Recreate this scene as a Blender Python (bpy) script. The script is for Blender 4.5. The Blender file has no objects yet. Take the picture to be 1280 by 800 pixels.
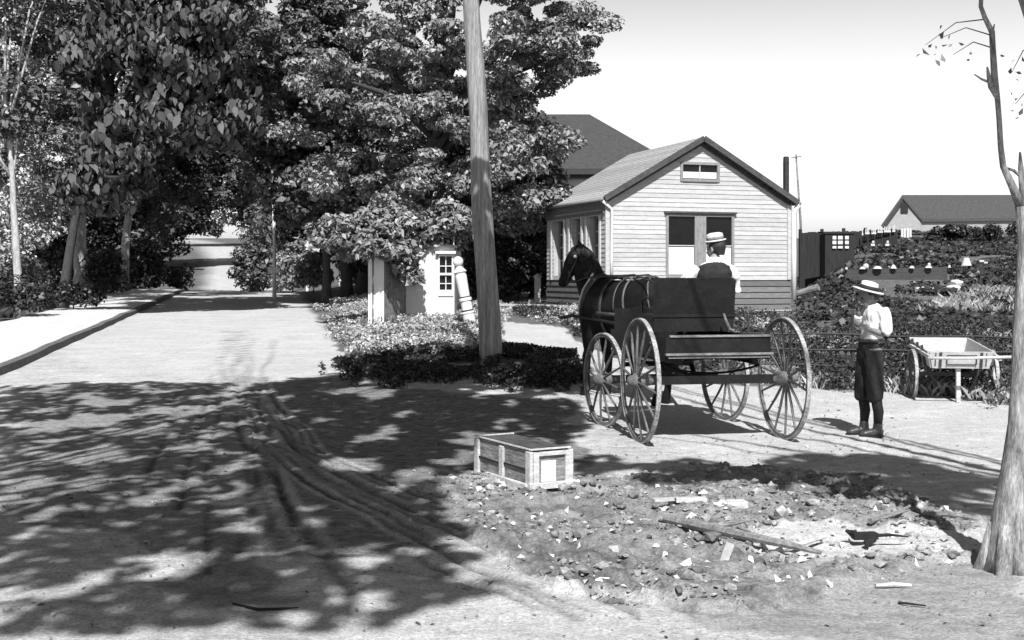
import bpy, math, random
import numpy as np
from mathutils import Vector, Matrix
R = math.radians
rng = np.random.default_rng(7)
random.seed(7)
scene = bpy.context.scene
COL = scene.collection
CAMZ, F, HY, CX = 1.65, 1500.0, 346.0, 640.0     # camera height, focal length in px, horizon row, centre column

# ------------------------------------------------------------------ noise
def _hash(ix, iy, seed):
    h = (ix.astype(np.int64) * 374761393 + iy.astype(np.int64) * 668265263 + seed * 1442695041) & 0xffffffff
    h = ((h ^ (h >> 13)) * 1274126177) & 0xffffffff
    return ((h ^ (h >> 16)) & 0xffff) / 65535.0
def vnoise(x, y, seed=0):
    x = np.asarray(x, float); y = np.asarray(y, float)
    ix = np.floor(x); iy = np.floor(y); fx = x - ix; fy = y - iy
    fx = fx * fx * (3 - 2 * fx); fy = fy * fy * (3 - 2 * fy)
    a = _hash(ix, iy, seed); b = _hash(ix + 1, iy, seed); c = _hash(ix, iy + 1, seed); d = _hash(ix + 1, iy + 1, seed)
    return (a * (1 - fx) + b * fx) * (1 - fy) + (c * (1 - fx) + d * fx) * fy
def fbm(x, y, seed=0, octs=4):
    s = 0; a = .5; t = 0
    for o in range(octs):
        s = s + a * vnoise(np.asarray(x) * 2 ** o, np.asarray(y) * 2 ** o, seed + o * 17); t += a; a *= .55
    return s / t
def sstep(a, b, x):
    t = np.clip((np.asarray(x, float) - a) / (b - a), 0, 1); return t * t * (3 - 2 * t)

# ------------------------------------------------------------------ terrain
def kerb_x(y):
    y = np.asarray(y, float)
    return -8.95 - .203 * (y - 23.3) - .0005 * np.clip(y - 60, 0, 400) ** 2
def terrain(x, y):
    x = np.asarray(x, float); y = np.asarray(y, float)
    zl = np.interp(y, [-60, 14, 60, 70, 80, 110, 160, 260, 500], [0, 0, .92, .55, .75, 2.7, 5.5, 10, 14])
    zr = np.interp(y, [-60, 14, 33, 45, 60, 110, 160, 260, 500], [0, 0, .65, .8, 1.2, 3.0, 5.5, 10, 14])
    zf = np.interp(y, [-60, 14, 20, 30, 38, 50, 60, 80, 160, 260, 500], [0, 0, .2, .7, 1.25, 2.7, 3.7, 4.6, 6.5, 10, 14])
    xr = kerb_x(y) + 5.7
    w = sstep(0, 3.0, x - xr)
    z = zl * (1 - w) + zr * w
    u = x / np.maximum(y, 6)
    w2 = sstep(.236, .30, u) * sstep(14, 18, y)
    z = z * (1 - w2) + zf * w2
    z = z + .17 * np.exp(-((x + .4) ** 2 / 5 + (y - 19.2) ** 2 / 3))
    return z
def tz(x, y): return float(terrain(x, y))
_YS = np.concatenate([np.arange(3, 40, .05), np.arange(40, 300, .25)])
def G(px, py, dz=0.0):
    """where the line of sight of the photo's pixel meets the ground"""
    xs = (px - CX) / F * _YS; zs = CAMZ - (py - HY) / F * _YS
    hit = np.nonzero(zs <= terrain(xs, _YS) + dz)[0]
    i = hit[0] if len(hit) else len(_YS) - 1
    return float(xs[i]), float(_YS[i])
def P(px, py, Y): return ((px - CX) / F * Y, Y, CAMZ - (py - HY) / F * Y)
def Gpoly(pts): return [G(*p) for p in pts]
def inpoly(x, y, poly):
    x = np.asarray(x); y = np.asarray(y); c = np.zeros(x.shape, bool); n = len(poly)
    for i in range(n):
        x1, y1 = poly[i]; x2, y2 = poly[(i + 1) % n]
        if y1 == y2: continue
        c ^= ((y1 > y) != (y2 > y)) & (x < (x2 - x1) * (y - y1) / (y2 - y1) + x1)
    return c
def dist_poly(x, y, pts):
    d = np.full(np.shape(x), 1e9)
    for (x1, y1), (x2, y2) in zip(pts[:-1], pts[1:]):
        L2 = (x2 - x1) ** 2 + (y2 - y1) ** 2 + 1e-9
        t = np.clip(((x - x1) * (x2 - x1) + (y - y1) * (y2 - y1)) / L2, 0, 1)
        d = np.minimum(d, np.hypot(x - x1 - t * (x2 - x1), y - y1 - t * (y2 - y1)))
    return d

# ------------------------------------------------------------------ materials
def mat(name, c, rough=.8, var=.25, scale=6., stretch=(1, 1, 1), bump=.15, spec=.3, island=0., fine=0., trans=0.):
    m = bpy.data.materials.new(name); m.use_nodes = True
    nt = m.node_tree; N = nt.nodes; L = nt.links
    b = N['Principled BSDF']; b.inputs['Roughness'].default_value = rough
    b.inputs['Specular IOR Level'].default_value = spec
    tc = N.new('ShaderNodeTexCoord'); mp = N.new('ShaderNodeMapping'); mp.inputs['Scale'].default_value = stretch
    L.new(tc.outputs['Object'], mp.inputs['Vector'])
    no = N.new('ShaderNodeTexNoise'); no.inputs['Scale'].default_value = scale; no.inputs['Detail'].default_value = 7; no.inputs['Roughness'].default_value = .65
    L.new(mp.outputs[0], no.inputs['Vector'])
    mr = N.new('ShaderNodeMapRange'); mr.inputs['From Min'].default_value = .3; mr.inputs['From Max'].default_value = .7
    mr.inputs['To Min'].default_value = c * (1 - var); mr.inputs['To Max'].default_value = c * (1 + var)
    L.new(no.outputs['Fac'], mr.inputs['Value'])
    val = mr.outputs[0]
    if fine:
        n2 = N.new('ShaderNodeTexNoise'); n2.inputs['Scale'].default_value = scale * 7; n2.inputs['Detail'].default_value = 4
        L.new(mp.outputs[0], n2.inputs['Vector'])
        m2 = N.new('ShaderNodeMapRange'); m2.inputs['From Min'].default_value = .35; m2.inputs['From Max'].default_value = .65
        m2.inputs['To Min'].default_value = 1 - fine; m2.inputs['To Max'].default_value = 1 + fine
        L.new(n2.outputs['Fac'], m2.inputs['Value'])
        mu = N.new('ShaderNodeMath'); mu.operation = 'MULTIPLY'; L.new(val, mu.inputs[0]); L.new(m2.outputs[0], mu.inputs[1]); val = mu.outputs[0]
    if island:
        g = N.new('ShaderNodeNewGeometry'); m3 = N.new('ShaderNodeMapRange')
        m3.inputs['To Min'].default_value = 1 - island; m3.inputs['To Max'].default_value = 1 + island
        L.new(g.outputs['Random Per Island'], m3.inputs['Value'])
        mu = N.new('ShaderNodeMath'); mu.operation = 'MULTIPLY'; L.new(val, mu.inputs[0]); L.new(m3.outputs[0], mu.inputs[1]); val = mu.outputs[0]
    L.new(val, b.inputs['Base Color'])
    if bump:
        bp = N.new('ShaderNodeBump'); bp.inputs['Strength'].default_value = bump; bp.inputs['Distance'].default_value = .02
        L.new(no.outputs['Fac'], bp.inputs['Height']); L.new(bp.outputs[0], b.inputs['Normal'])
    if trans:
        t = N.new('ShaderNodeBsdfTranslucent'); L.new(val, t.inputs['Color']); mx = N.new('ShaderNodeMixShader'); mx.inputs[0].default_value = trans
        L.new(b.outputs[0], mx.inputs[1]); L.new(t.outputs[0], mx.inputs[2]); L.new(mx.outputs[0], N['Material Output'].inputs['Surface'])
    return m

def ground_material():
    m = bpy.data.materials.new('earth'); m.use_nodes = True
    nt = m.node_tree; N = nt.nodes; L = nt.links; b = N['Principled BSDF']
    b.inputs['Roughness'].default_value = .95; b.inputs['Specular IOR Level'].default_value = .1
    tc = N.new('ShaderNodeTexCoord')
    def noise(s, d=8, r=.65, st=(1, 1, 1)):
        mp = N.new('ShaderNodeMapping'); mp.inputs['Scale'].default_value = st; L.new(tc.outputs['Object'], mp.inputs['Vector'])
        n = N.new('ShaderNodeTexNoise'); n.inputs['Scale'].default_value = s; n.inputs['Detail'].default_value = d; n.inputs['Roughness'].default_value = r
        L.new(mp.outputs[0], n.inputs['Vector']); return n.outputs['Fac']
    def rng_(v, a, b_, c, d):
        r = N.new('ShaderNodeMapRange'); r.inputs['From Min'].default_value = a; r.inputs['From Max'].default_value = b_
        r.inputs['To Min'].default_value = c; r.inputs['To Max'].default_value = d; L.new(v, r.inputs['Value']); return r.outputs[0]
    def math_(op, a, b_):
        q = N.new('ShaderNodeMath'); q.operation = op
        for i, v in enumerate((a, b_)):
            if isinstance(v, (int, float)): q.inputs[i].default_value = v
            else: L.new(v, q.inputs[i])
        return q.outputs[0]
    def mix(f, a, b_):     # a + f*(b-a)
        return math_('ADD', a, math_('MULTIPLY', f, math_('SUBTRACT', b_, a)))
    def attr(n):
        a = N.new('ShaderNodeAttribute'); a.attribute_name = n; return a.outputs['Fac']
    n1 = noise(1.3); n2 = noise(9); n3 = noise(45, 5, .7); n4 = noise(4, 6, .7, (.6, 2.2, 1))
    dirt = math_('MULTIPLY', rng_(n1, .3, .7, .33, .47), rng_(n2, .3, .7, .74, 1.2))
    dirt = math_('MULTIPLY', dirt, rng_(n4, .35, .65, .88, 1.10))
    turf = math_('MULTIPLY', rng_(n2, .3, .7, .05, .16), rng_(n1, .3, .7, .7, 1.3))
    pale = math_('MULTIPLY', rng_(n1, .3, .7, .37, .47), rng_(n2, .3, .7, .84, 1.12))
    soil_shade = math_('MULTIPLY', rng_(n2, .3, .7, .035, .11), rng_(n4, .35, .65, .75, 1.25))  # dark earth colour, also used to paint deeper tree shade
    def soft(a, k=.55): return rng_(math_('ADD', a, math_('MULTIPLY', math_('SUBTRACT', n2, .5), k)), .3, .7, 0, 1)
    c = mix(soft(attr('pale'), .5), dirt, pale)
    c = mix(soft(attr('soil_shade'), .9), c, soil_shade)
    c = mix(soft(attr('ash'), 1.1), c, rng_(n2, .3, .7, .38, .54))
    c = mix(soft(attr('grass'), .7), c, turf)
    c = math_('MULTIPLY', c, rng_(n3, .3, .7, .62, 1.34))
    c = math_('MULTIPLY', c, rng_(attr('rut'), 0, 1, 1.0, .32))
    v = N.new('ShaderNodeTexVoronoi'); v.inputs['Scale'].default_value = 26; L.new(tc.outputs['Object'], v.inputs['Vector'])
    c = math_('MULTIPLY', c, rng_(v.outputs['Distance'], .03, .12, .72, 1.0))
    c = math_('MULTIPLY', c, rng_(noise(110, 4, .7), .32, .68, .74, 1.26))
    L.new(c, b.inputs['Base Color'])
    h = math_('ADD', math_('MULTIPLY', n2, .6), math_('MULTIPLY', n3, .5))
    bp = N.new('ShaderNodeBump'); bp.inputs['Strength'].default_value = .8; bp.inputs['Distance'].default_value = .035
    L.new(h, bp.inputs['Height']); L.new(bp.outputs[0], b.inputs['Normal'])
    return m

M = {}
M['earth'] = ground_material()
M['walk'] = mat('packed_gravel', .46, .95, .12, 3, fine=.12, bump=.3)
M['kerb'] = mat('kerb_stone', .10, .9, .4, 8, fine=.2, bump=.5)
M['white'] = mat('white_paint', .55, .6, .08, 5, bump=.05, fine=.05)
M['clap'] = mat('clapboard_paint', .37, .75, .16, 2, (1, 1, 5), bump=.15, fine=.1, island=.09)
M['trim'] = mat('window_trim', .20, .7, .25, 6, (3, 3, 1), fine=.12)
M['darktrim'] = mat('dark_trim', .055, .8, .3, 5, fine=.2)
M['darkboard'] = mat('dark_clapboard', .11, .8, .3, 4, (1, 1, 8), fine=.2, island=.25)
M['foundation'] = mat('base_board', .36, .85, .2, 4, fine=.1)
M['roof'] = mat('weathered_shingle', .27, .9, .3, 9, (2, 1, 1), bump=.6, fine=.25, island=.14)
M['darkroof'] = mat('dark_roof', .045, .8, .25, 5, fine=.3, bump=.3)
M['glass'] = mat('dark_glass', .008, .15, .3, 3, bump=0, spec=.2)
M['blind'] = mat('roller_blind', .60, .8, .05, 4, bump=.03)
M['pole'] = mat('pole_timber', .20, .85, .5, 5, (4, 4, .22), bump=.6, fine=.3)
M['bark_dark'] = mat('dark_bark', .05, .9, .4, 6, (3, 3, .6), bump=.7, fine=.3)
M['bark_pale'] = mat('pale_bark', .34, .9, .45, 5, (3, 3, .5), bump=.8, fine=.3)
M['bark_right'] = mat('peeling_bark', .19, .9, .85, 7, (2.6, 2.6, .5), bump=1., fine=.3)
def leafmat(n, c, rough=.45, isl=.55): return mat(n, c, rough, .35, 1.1, bump=0, spec=.35, island=isl, trans=.12)
M['leaf_maple'] = leafmat('maple_leaf', .19)
M['leaf_dark'] = leafmat('dark_leaf', .048)
M['leaf_droop'] = leafmat('drooping_leaf', .07, .6, .6)
M['leaf_mid'] = leafmat('mid_leaf', .09)
M['leaf_pale'] = leafmat('pale_leaf', .38)
M['weed_dark'] = leafmat('dark_weed', .03)
M['weed_mid'] = leafmat('bank_weed', .036)
M['grass_pale'] = leafmat('dry_grass', .30, .7, .6)
M['wagon'] = mat('wagon_paint', .011, .5, .4, 5, fine=.2, bump=.1, spec=.2)
M['wagon_edge'] = mat('worn_wagon_board', .16, .75, .45, 6, (1, 4, 4), fine=.25)
M['tyre'] = mat('dusty_tyre', .27, .8, .5, 9, fine=.35, bump=.3)
M['wheel'] = mat('dusty_wheel', .10, .8, .5, 9, fine=.35, bump=.3)
M['iron'] = mat('dark_iron', .03, .55, .4, 12, fine=.2)
M['horse'] = mat('black_horse_coat', .008, .6, .4, 5, bump=.1, spec=.12)
M['mane'] = mat('black_horse_hair', .008, .6, .4, 30, (4, 4, 1), bump=.5)
M['leather'] = mat('harness_leather', .022, .5, .5, 10, fine=.3, spec=.5)
M['strap'] = mat('worn_strap', .07, .55, .4, 10, fine=.3, spec=.4)
M['metal'] = mat('bright_metal', .45, .35, .1, 8)
M['skin'] = mat('skin', .20, .6, .15, 9, bump=.05)
M['skin_dark'] = mat('tanned_skin', .15, .6, .2, 9, bump=.05)
M['hair'] = mat('dark_hair', .02, .5, .4, 40, (3, 3, 1), bump=.5)
M['shirt'] = mat('white_shirt', .62, .85, .05, 9, bump=.5)
M['cloth_dark'] = mat('dark_cloth', .018, .9, .45, 14, bump=.5, fine=.3)
M['straw'] = mat('straw_hat', .50, .8, .12, 30, bump=.3, fine=.1)
M['band'] = mat('hat_band', .02, .8, .2, 20)
M['band_grey'] = mat('striped_band', .16, .8, .5, 14, (3, 3, .2))
M['boot'] = mat('scuffed_boot', .03, .45, .5, 14, fine=.3, spec=.5)
M['cart'] = mat('weathered_cart_wood', .40, .8, .25, 7, (1, 4, 4), fine=.2)
M['cartline'] = mat('painted_line', .04, .7, .3, 7)
M['crate'] = mat('crate_wood', .17, .85, .75, 5, (1, 1, 7), fine=.35, bump=.3)
M['crate_top'] = mat('crate_lid', .055, .85, .8, 5, (8, 1, 1), fine=.4, bump=.3)
M['batten'] = mat('pale_batten', .42, .8, .3, 6, (1, 1, 3), fine=.2, bump=.3)
M['paper'] = mat('paper_label', .55, .8, .25, 6, fine=.1)
M['stone'] = mat('pale_stone', .42, .9, .2, 8, fine=.2, bump=.4)
M['rubble'] = mat('earth_clods', .19, .95, .5, 7, fine=.25, bump=.6, island=.55)
M['wood_old'] = mat('old_wood', .16, .9, .5, 8, fine=.3, bump=.4)
M['char'] = mat('charred_wood', .015, .9, .4, 12, bump=.5)
M['fence_dark'] = mat('dark_fence_board', .02, .9, .4, 3, (4, 4, .5), fine=.2)
M['shedgrey'] = mat('dark_shed_board', .045, .9, .25, 4, (.5, 1, 6), fine=.2)
M['brick'] = mat('limewashed_brick', .48, .85, .1, 12, fine=.12, bump=.3)
M['barnwall'] = mat('faded_barn_wall', .27, .85, .2, 3, (1, 1, 4), fine=.15)
M['linen'] = mat('white_linen', .45, .85, .06, 9, bump=.2)

# ------------------------------------------------------------------ mesh builder
class MB:
    def __init__(s): s.v = []; s.f = []
    def add(s, vs, fs):
        o = len(s.v); s.v += [tuple(map(float, v)) for v in vs]; s.f += [tuple(i + o for i in f) for f in fs]; return s
    def box(s, c, d, rz=0, m=None):
        x, y, z = d[0] / 2, d[1] / 2, d[2] / 2
        vs = [Vector(p) for p in ((-x, -y, -z), (x, -y, -z), (x, y, -z), (-x, y, -z), (-x, -y, z), (x, -y, z), (x, y, z), (-x, y, z))]
        mt = m if m is not None else Matrix.Rotation(rz, 3, 'Z')
        return s.add([mt @ v + Vector(c) for v in vs], [(3, 2, 1, 0), (4, 5, 6, 7), (0, 1, 5, 4), (1, 2, 6, 5), (2, 3, 7, 6), (3, 0, 4, 7)])
    def bar(s, a, b, w, h=None, up=(0, 0, 1)):
        a = Vector(a); b = Vector(b); d = (b - a); L = d.length; d.normalize(); h = h or w
        u = Vector(up)
        if abs(d.dot(u)) > .98: u = Vector((1, 0, 0))
        r = d.cross(u).normalized(); u = r.cross(d).normalized()
        m = Matrix((r, d, u)).transposed()
        return s.box((a + b) / 2, (w, L, h), m=m)
    def tube(s, pts, rad, n=10, cap=True, ry=None, up=(0, 0, 1), close=False):
        """swept tube; rad per point (in-plane side), ry per point (other axis, nearest to up)"""
        pts = [Vector(p) for p in pts]; k = len(pts)
        if not hasattr(rad, '__len__'): rad = [rad] * k
        ry = ry if ry is not None else rad
        if not hasattr(ry, '__len__'): ry = [ry] * k
        base = len(s.v)
        U = Vector(up).normalized()
        ds = [((pts[(i + 1) % k] - pts[i - 1]) if close else (pts[min(i + 1, k - 1)] - pts[max(i - 1, 0)])).normalized() for i in range(k)]
        carry = any(abs(d.dot(U)) > .9 for d in ds)          # then carry one frame along instead of re-deriving it
        if abs(ds[0].dot(U)) > .9: U = Vector((0, 1, 0)) if abs(ds[0].y) < .8 else Vector((1, 0, 0))
        for i, p in enumerate(pts):
            d = ds[i]
            r = d.cross(U).normalized(); w = r.cross(d).normalized()
            if carry: U = w
            for j in range(n):
                a = 2 * math.pi * j / n
                q = p + r * (math.cos(a) * rad[i]) + w * (math.sin(a) * ry[i]); s.v.append(tuple(q))
        seg = k if close else k - 1
        for i in range(seg):
            A = base + i * n; B = base + ((i + 1) % k) * n
            for j in range(n): s.f.append((A + j, A + (j + 1) % n, B + (j + 1) % n, B + j))
        if cap and not close:
            s.f.append(tuple(base + j for j in reversed(range(n)))); s.f.append(tuple(base + (k - 1) * n + j for j in range(n)))
        return s
    def lathe(s, prof, n=20, c=(0, 0, 0), m=None):
        base = len(s.v); mt = m or Matrix.Identity(3); c = Vector(c)
        for r, z in prof:
            for j in range(n):
                a = 2 * math.pi * j / n; s.v.append(tuple(mt @ Vector((r * math.cos(a), r * math.sin(a), z)) + c))
        for i in range(len(prof) - 1):
            for j in range(n): s.f.append((base + i * n + j, base + i * n + (j + 1) % n, base + (i + 1) * n + (j + 1) % n, base + (i + 1) * n + j))
        s.f.append(tuple(base + j for j in reversed(range(n)))); s.f.append(tuple(base + (len(prof) - 1) * n + j for j in range(n)))
        return s
    def ball(s, c, r, n=14, k=9, m=None):
        r = r if hasattr(r, '__len__') else (r, r, r); base = len(s.v); mt = m or Matrix.Identity(3)
        for i in range(1, k):
            t = math.pi * i / k
            for j in range(n):
                a = 2 * math.pi * j / n
                s.v.append(tuple(mt @ Vector((r[0] * math.sin(t) * math.cos(a), r[1] * math.sin(t) * math.sin(a), -r[2] * math.cos(t))) + Vector(c)))
        s.v.append(tuple(mt @ Vector((0, 0, -r[2])) + Vector(c))); s.v.append(tuple(mt @ Vector((0, 0, r[2])) + Vector(c)))
        lo, hi = len(s.v) - 2, len(s.v) - 1
        for i in range(k - 2):
            for j in range(n): s.f.append((base + i * n + j, base + i * n + (j + 1) % n, base + (i + 1) * n + (j + 1) % n, base + (i + 1) * n + j))
        for j in range(n):
            s.f.append((lo, base + (j + 1) % n, base + j)); s.f.append((hi, base + (k - 2) * n + j, base + (k - 2) * n + (j + 1) % n))
        return s
    def prism(s, outline, off):
        """planar polygon (3D points) extruded by vector off"""
        n = len(outline); o = Vector(off)
        return s.add([Vector(p) for p in outline] + [Vector(p) + o for p in outline],
                     [tuple(reversed(range(n))), tuple(range(n, 2 * n))] + [(i, (i + 1) % n, n + (i + 1) % n, n + i) for i in range(n)])
    def build(s, name, material, parent=None, smooth=False, bevel=0):
        me = bpy.data.meshes.new(name); me.from_pydata(s.v, [], s.f); me.update()
        o = bpy.data.objects.new(name, me); COL.objects.link(o); me.materials.append(M[material] if isinstance(material, str) else material)
        if smooth: me.polygons.foreach_set('use_smooth', [True] * len(me.polygons))
        if parent: o.parent = parent
        if bevel:
            b = o.modifiers.new('bevel', 'BEVEL'); b.width = bevel; b.segments = 1; b.limit_method = 'ANGLE'
        fix_normals(me)
        return o
import bmesh
def fix_normals(me):
    bm = bmesh.new(); bm.from_mesh(me); bmesh.ops.recalc_face_normals(bm, faces=bm.faces); bm.to_mesh(me); bm.free()
def np_mesh(name, verts, quads, material, parent=None, smooth=False, attrs=None):
    me = bpy.data.meshes.new(name); nv = len(verts); nf = len(quads); k = quads.shape[1]
    me.vertices.add(nv); me.vertices.foreach_set('co', np.asarray(verts, np.float32).ravel())
    me.loops.add(nf * k); me.loops.foreach_set('vertex_index', np.asarray(quads, np.int32).ravel())
    me.polygons.add(nf); me.polygons.foreach_set('loop_start', np.arange(0, nf * k, k, dtype=np.int32))
    me.polygons.foreach_set('loop_total', np.full(nf, k, np.int32))
    if smooth: me.polygons.foreach_set('use_smooth', np.ones(nf, bool))
    me.update(calc_edges=True)
    for an, av in (attrs or {}).items():
        a = me.attributes.new(an, 'FLOAT', 'POINT'); a.data.foreach_set('value', np.asarray(av, np.float32))
    me.materials.append(M[material] if isinstance(material, str) else material)
    o = bpy.data.objects.new(name, me); COL.objects.link(o)
    if parent: o.parent = parent
    return o
from mathutils import noise as mnoise
def remeshed(mb, name, material, voxel=.01, smooth_it=4, parent=None):
    """fuse the swept shapes into ONE continuous surface"""
    me = bpy.data.meshes.new('tmp'); me.from_pydata(mb.v, [], mb.f); me.update(); fix_normals(me)
    o = bpy.data.objects.new('tmp', me); COL.objects.link(o)
    r = o.modifiers.new('r', 'REMESH'); r.mode = 'VOXEL'; r.voxel_size = voxel
    if smooth_it:
        sm = o.modifiers.new('s', 'SMOOTH'); sm.factor = .5; sm.iterations = smooth_it
    dg = bpy.context.evaluated_depsgraph_get(); dg.update()
    m2 = bpy.data.meshes.new_from_object(o.evaluated_get(dg)); bpy.data.objects.remove(o)
    m2.name = name; m2.materials.clear(); m2.materials.append(M[material]); m2.polygons.foreach_set('use_smooth', [True] * len(m2.polygons))
    amp, fz = {'shirt': (.010, (17, 17, 9)), 'waistcoat': (.006, (14, 14, 22)), 'trousers': (.011, (15, 15, 7)), 'horse': (.007, (6, 6, 6))}.get(name if material != 'horse' else 'horse', (0, 0))
    if amp:                       # creases in cloth, muscle under a coat
        nrm_ = [v.normal.copy() for v in m2.vertices]; cos_ = []
        for v, vn in zip(m2.vertices, nrm_):
            p = Vector((v.co.x * fz[0], v.co.y * fz[1], v.co.z * fz[2])); nz = mnoise.noise(p) + .5 * (1 - 2 * abs(mnoise.noise(p * 1.7 + Vector((3, 1, 7)))))
            cos_ += list(v.co + vn * (amp * (nz - .2)))
        m2.vertices.foreach_set('co', cos_); m2.update()
    q = bpy.data.objects.new(name, m2); COL.objects.link(q)
    if parent: q.parent = parent
    return q
def tag(o, label=None, cat=None, group=None, kind=None):
    if label: o['label'] = label
    if cat: o['category'] = cat
    if group: o['group'] = group
    if kind: o['kind'] = kind
    return o
def thing(name, label, cat, loc=(0, 0, 0), rz=0, group=None):
    o = bpy.data.objects.new(name, None); COL.objects.link(o); o.empty_display_size = .2
    o.location = loc; o.rotation_euler = (0, 0, rz); tag(o, label, cat, group); return o
def copy_tree(o, parent=None):
    c = o.copy(); COL.objects.link(c)
    if parent: c.parent = parent
    for ch in list(o.children): copy_tree(ch, c)
    return c

# ------------------------------------------------------------------ ground, road, path
def axis(lo, hi, f0, f1, step, grow, cap):
    a = list(np.arange(f0, f1 + 1e-6, step)); s = step
    while a[-1] < hi: s = min(s * grow, cap); a.append(a[-1] + s)
    s = step
    while a[0] > lo: s = min(s * grow, cap); a.insert(0, a[0] - s)
    return np.array(a)
gx = axis(-220, 220, -3.6, 4.4, .027, 1.05, 12)
gy = axis(-30, 480, 5.0, 13.0, .04, 1.022, 12)
GX, GY = np.meshgrid(gx, gy)
Z = terrain(GX, GY)
pale_poly = Gpoly([(628, 402), (700, 408), (745, 440), (830, 472), (1000, 490), (1130, 495), (1250, 508), (1290, 512), (1290, 575), (1240, 590), (1050, 558), (960, 572), (850, 562), (780, 540), (730, 500), (690, 470), (630, 442)])
ash_poly = Gpoly([(950, 665), (1010, 650), (1080, 662), (1150, 662), (1225, 668), (1228, 690), (1120, 700), (1060, 712), (990, 700), (940, 690)])
debris_poly = Gpoly([(540, 600), (620, 590), (720, 600), (900, 585), (1100, 600), (1225, 660), (1225, 700), (1100, 728), (950, 765), (800, 765), (690, 735), (600, 670)])
soil_shade_poly = Gpoly([(300, 482), (420, 470), (470, 480), (590, 490), (720, 500), (740, 540), (730, 580), (700, 596), (600, 592), (530, 600), (590, 650), (520, 690), (430, 705), (340, 690), (310, 560)])  # soil coloured darker here to deepen the tree shade on it
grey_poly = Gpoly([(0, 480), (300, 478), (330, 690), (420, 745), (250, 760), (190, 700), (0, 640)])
band_poly = Gpoly([(720, 572), (960, 572), (1080, 565), (1245, 592), (1240, 650), (1100, 630), (960, 604), (780, 600)])
low_poly = Gpoly([(700, 720), (900, 740), (1000, 715), (1300, 690), (1300, 830), (1120, 812), (980, 800), (850, 775)])
jx = (fbm(GX * 1.6, GY * 1.6, 3) - .5) * .9; jy = (fbm(GX * 1.6, GY * 1.6, 9) - .5) * .9
near = 1 - sstep(13, 22, GY)
def mask(poly, j=1.): return inpoly(GX + jx * j, GY + jy * j, poly).astype(float)
pale = mask(pale_poly, .5)
ash = mask(ash_poly, .35)
debris = mask(debris_poly, .6)
soil_shade = mask(soil_shade_poly, .8); grey = mask(grey_poly, 1.)
KX = kerb_x(GY); XR = KX + 5.7
xr_j = XR + jx * .8 + np.interp(GY, [14, 17.2, 20], [14, 3.4, 0])
u = GX / np.maximum(GY, 3)
grass = ((GX > xr_j) & (GY > 17.0 + jy * .6)).astype(float)
field_edge = np.interp(GX, [-1, 2, 3.2, 5, 6.6, 9, 40], [17, 18.5, 17.0, 16.5, 15.3, 15, 15])
grass = np.maximum(grass, ((GX > 2.4) & (GY > field_edge + jy * .3)).astype(float))
grass = grass * (1 - pale)
grass = np.maximum(grass, (GX < KX - 2.75 + jx * .5).astype(float) * (GY > 12))
grass = np.maximum(grass, ((GX < KX + jx * .4) & (GY > 62)).astype(float))
pale = np.maximum(pale, ash)
def blur(a, n=2):
    for _ in range(n):
        p = np.pad(a, 1, mode='edge'); a = (p[:-2, 1:-1] + 2 * p[1:-1, 1:-1] + p[2:, 1:-1]) / 4
        p = np.pad(a, 1, mode='edge'); a = (p[1:-1, :-2] + 2 * p[1:-1, 1:-1] + p[1:-1, 2:]) / 4
    return a
pale, grass, soil_shade, grey, ash = (blur(q) for q in (pale, grass, soil_shade, grey, ash))
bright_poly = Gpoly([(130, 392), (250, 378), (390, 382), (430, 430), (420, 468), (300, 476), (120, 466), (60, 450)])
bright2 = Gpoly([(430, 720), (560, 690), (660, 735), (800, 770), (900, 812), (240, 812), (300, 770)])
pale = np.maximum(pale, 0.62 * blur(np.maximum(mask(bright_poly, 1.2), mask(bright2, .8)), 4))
# ruts left by cart wheels
rut_px = [[(318, 525), (345, 565), (400, 600), (470, 640), (560, 688), (650, 738), (720, 775)],
          [(345, 520), (380, 560), (440, 598), (520, 640), (620, 690), (740, 745)],
          [(297, 395), (293, 450), (300, 520), (303, 600), (310, 690)],
          [(340, 425), (325, 500), (345, 600), (365, 660)], [(228, 485), (207, 560), (193, 590)],
          [(318, 560), (370, 640), (410, 700), (435, 750)], [(600, 625), (720, 690), (860, 735), (980, 765)], [(560, 640), (660, 700), (780, 745)]]
rut_px += [[(300 + k * 9, 520), (338 + k * 10, 560 - k), (405 + k * 14, 606), (480 + k * 20, 648 - k * 2), (590 + k * 26, 700 - k * 3), (700 + k * 30, 752 - k * 4)] for k in (1.2, 2.6, 3.7)]
rut_px += [[(286, 390), (278, 450), (270, 530), (262, 640), (255, 720)], [(310, 390), (312, 450), (322, 505), (336, 560), (352, 640)], [(302, 385), (303, 440), (309, 520), (318, 610)],
           [(268, 470), (240, 560), (222, 640)], [(470, 712), (560, 722), (610, 745)], [(520, 690), (600, 728), (690, 765)], [(650, 660), (760, 700), (900, 722), (1010, 745)], [(760, 740), (800, 775)]]
rut_px += [[(298 + 5 * k, 470), (320 + 7 * k, 520), (350 + 10 * k, 566), (420 + 14 * k, 612), (520 + 18 * k, 662), (640 + 20 * k, 716), (760 + 22 * k, 768)] for k in (-1.5, 1.6, 4.4, 5.6)]
rut = np.zeros_like(Z); light = np.zeros_like(Z)
sel = (GY < 30) & (np.abs(GX) < 12)
for i, rp in enumerate(rut_px):
    pts = Gpoly(rp); d = dist_poly(GX[sel] + (vnoise(GX[sel] * .7, GY[sel] * .7, i) - .5) * .16, GY[sel] + 0, pts)
    w = (.042 if i < 2 or i > 4 else .032) if i < 8 else .026
    strg = .35 + .65 * vnoise(GX[sel] * .8, GY[sel] * .9, 40 + i)
    g = np.exp(-(d / w) ** 2) * strg
    rut[sel] = np.maximum(rut[sel], g)
    light[sel] = np.maximum(light[sel], np.exp(-((d - 2.2 * w) / w) ** 2) * strg)
    Z[sel] += -.016 * g + .007 * np.exp(-((d - 2.2 * w) / w) ** 2) * strg
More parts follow.
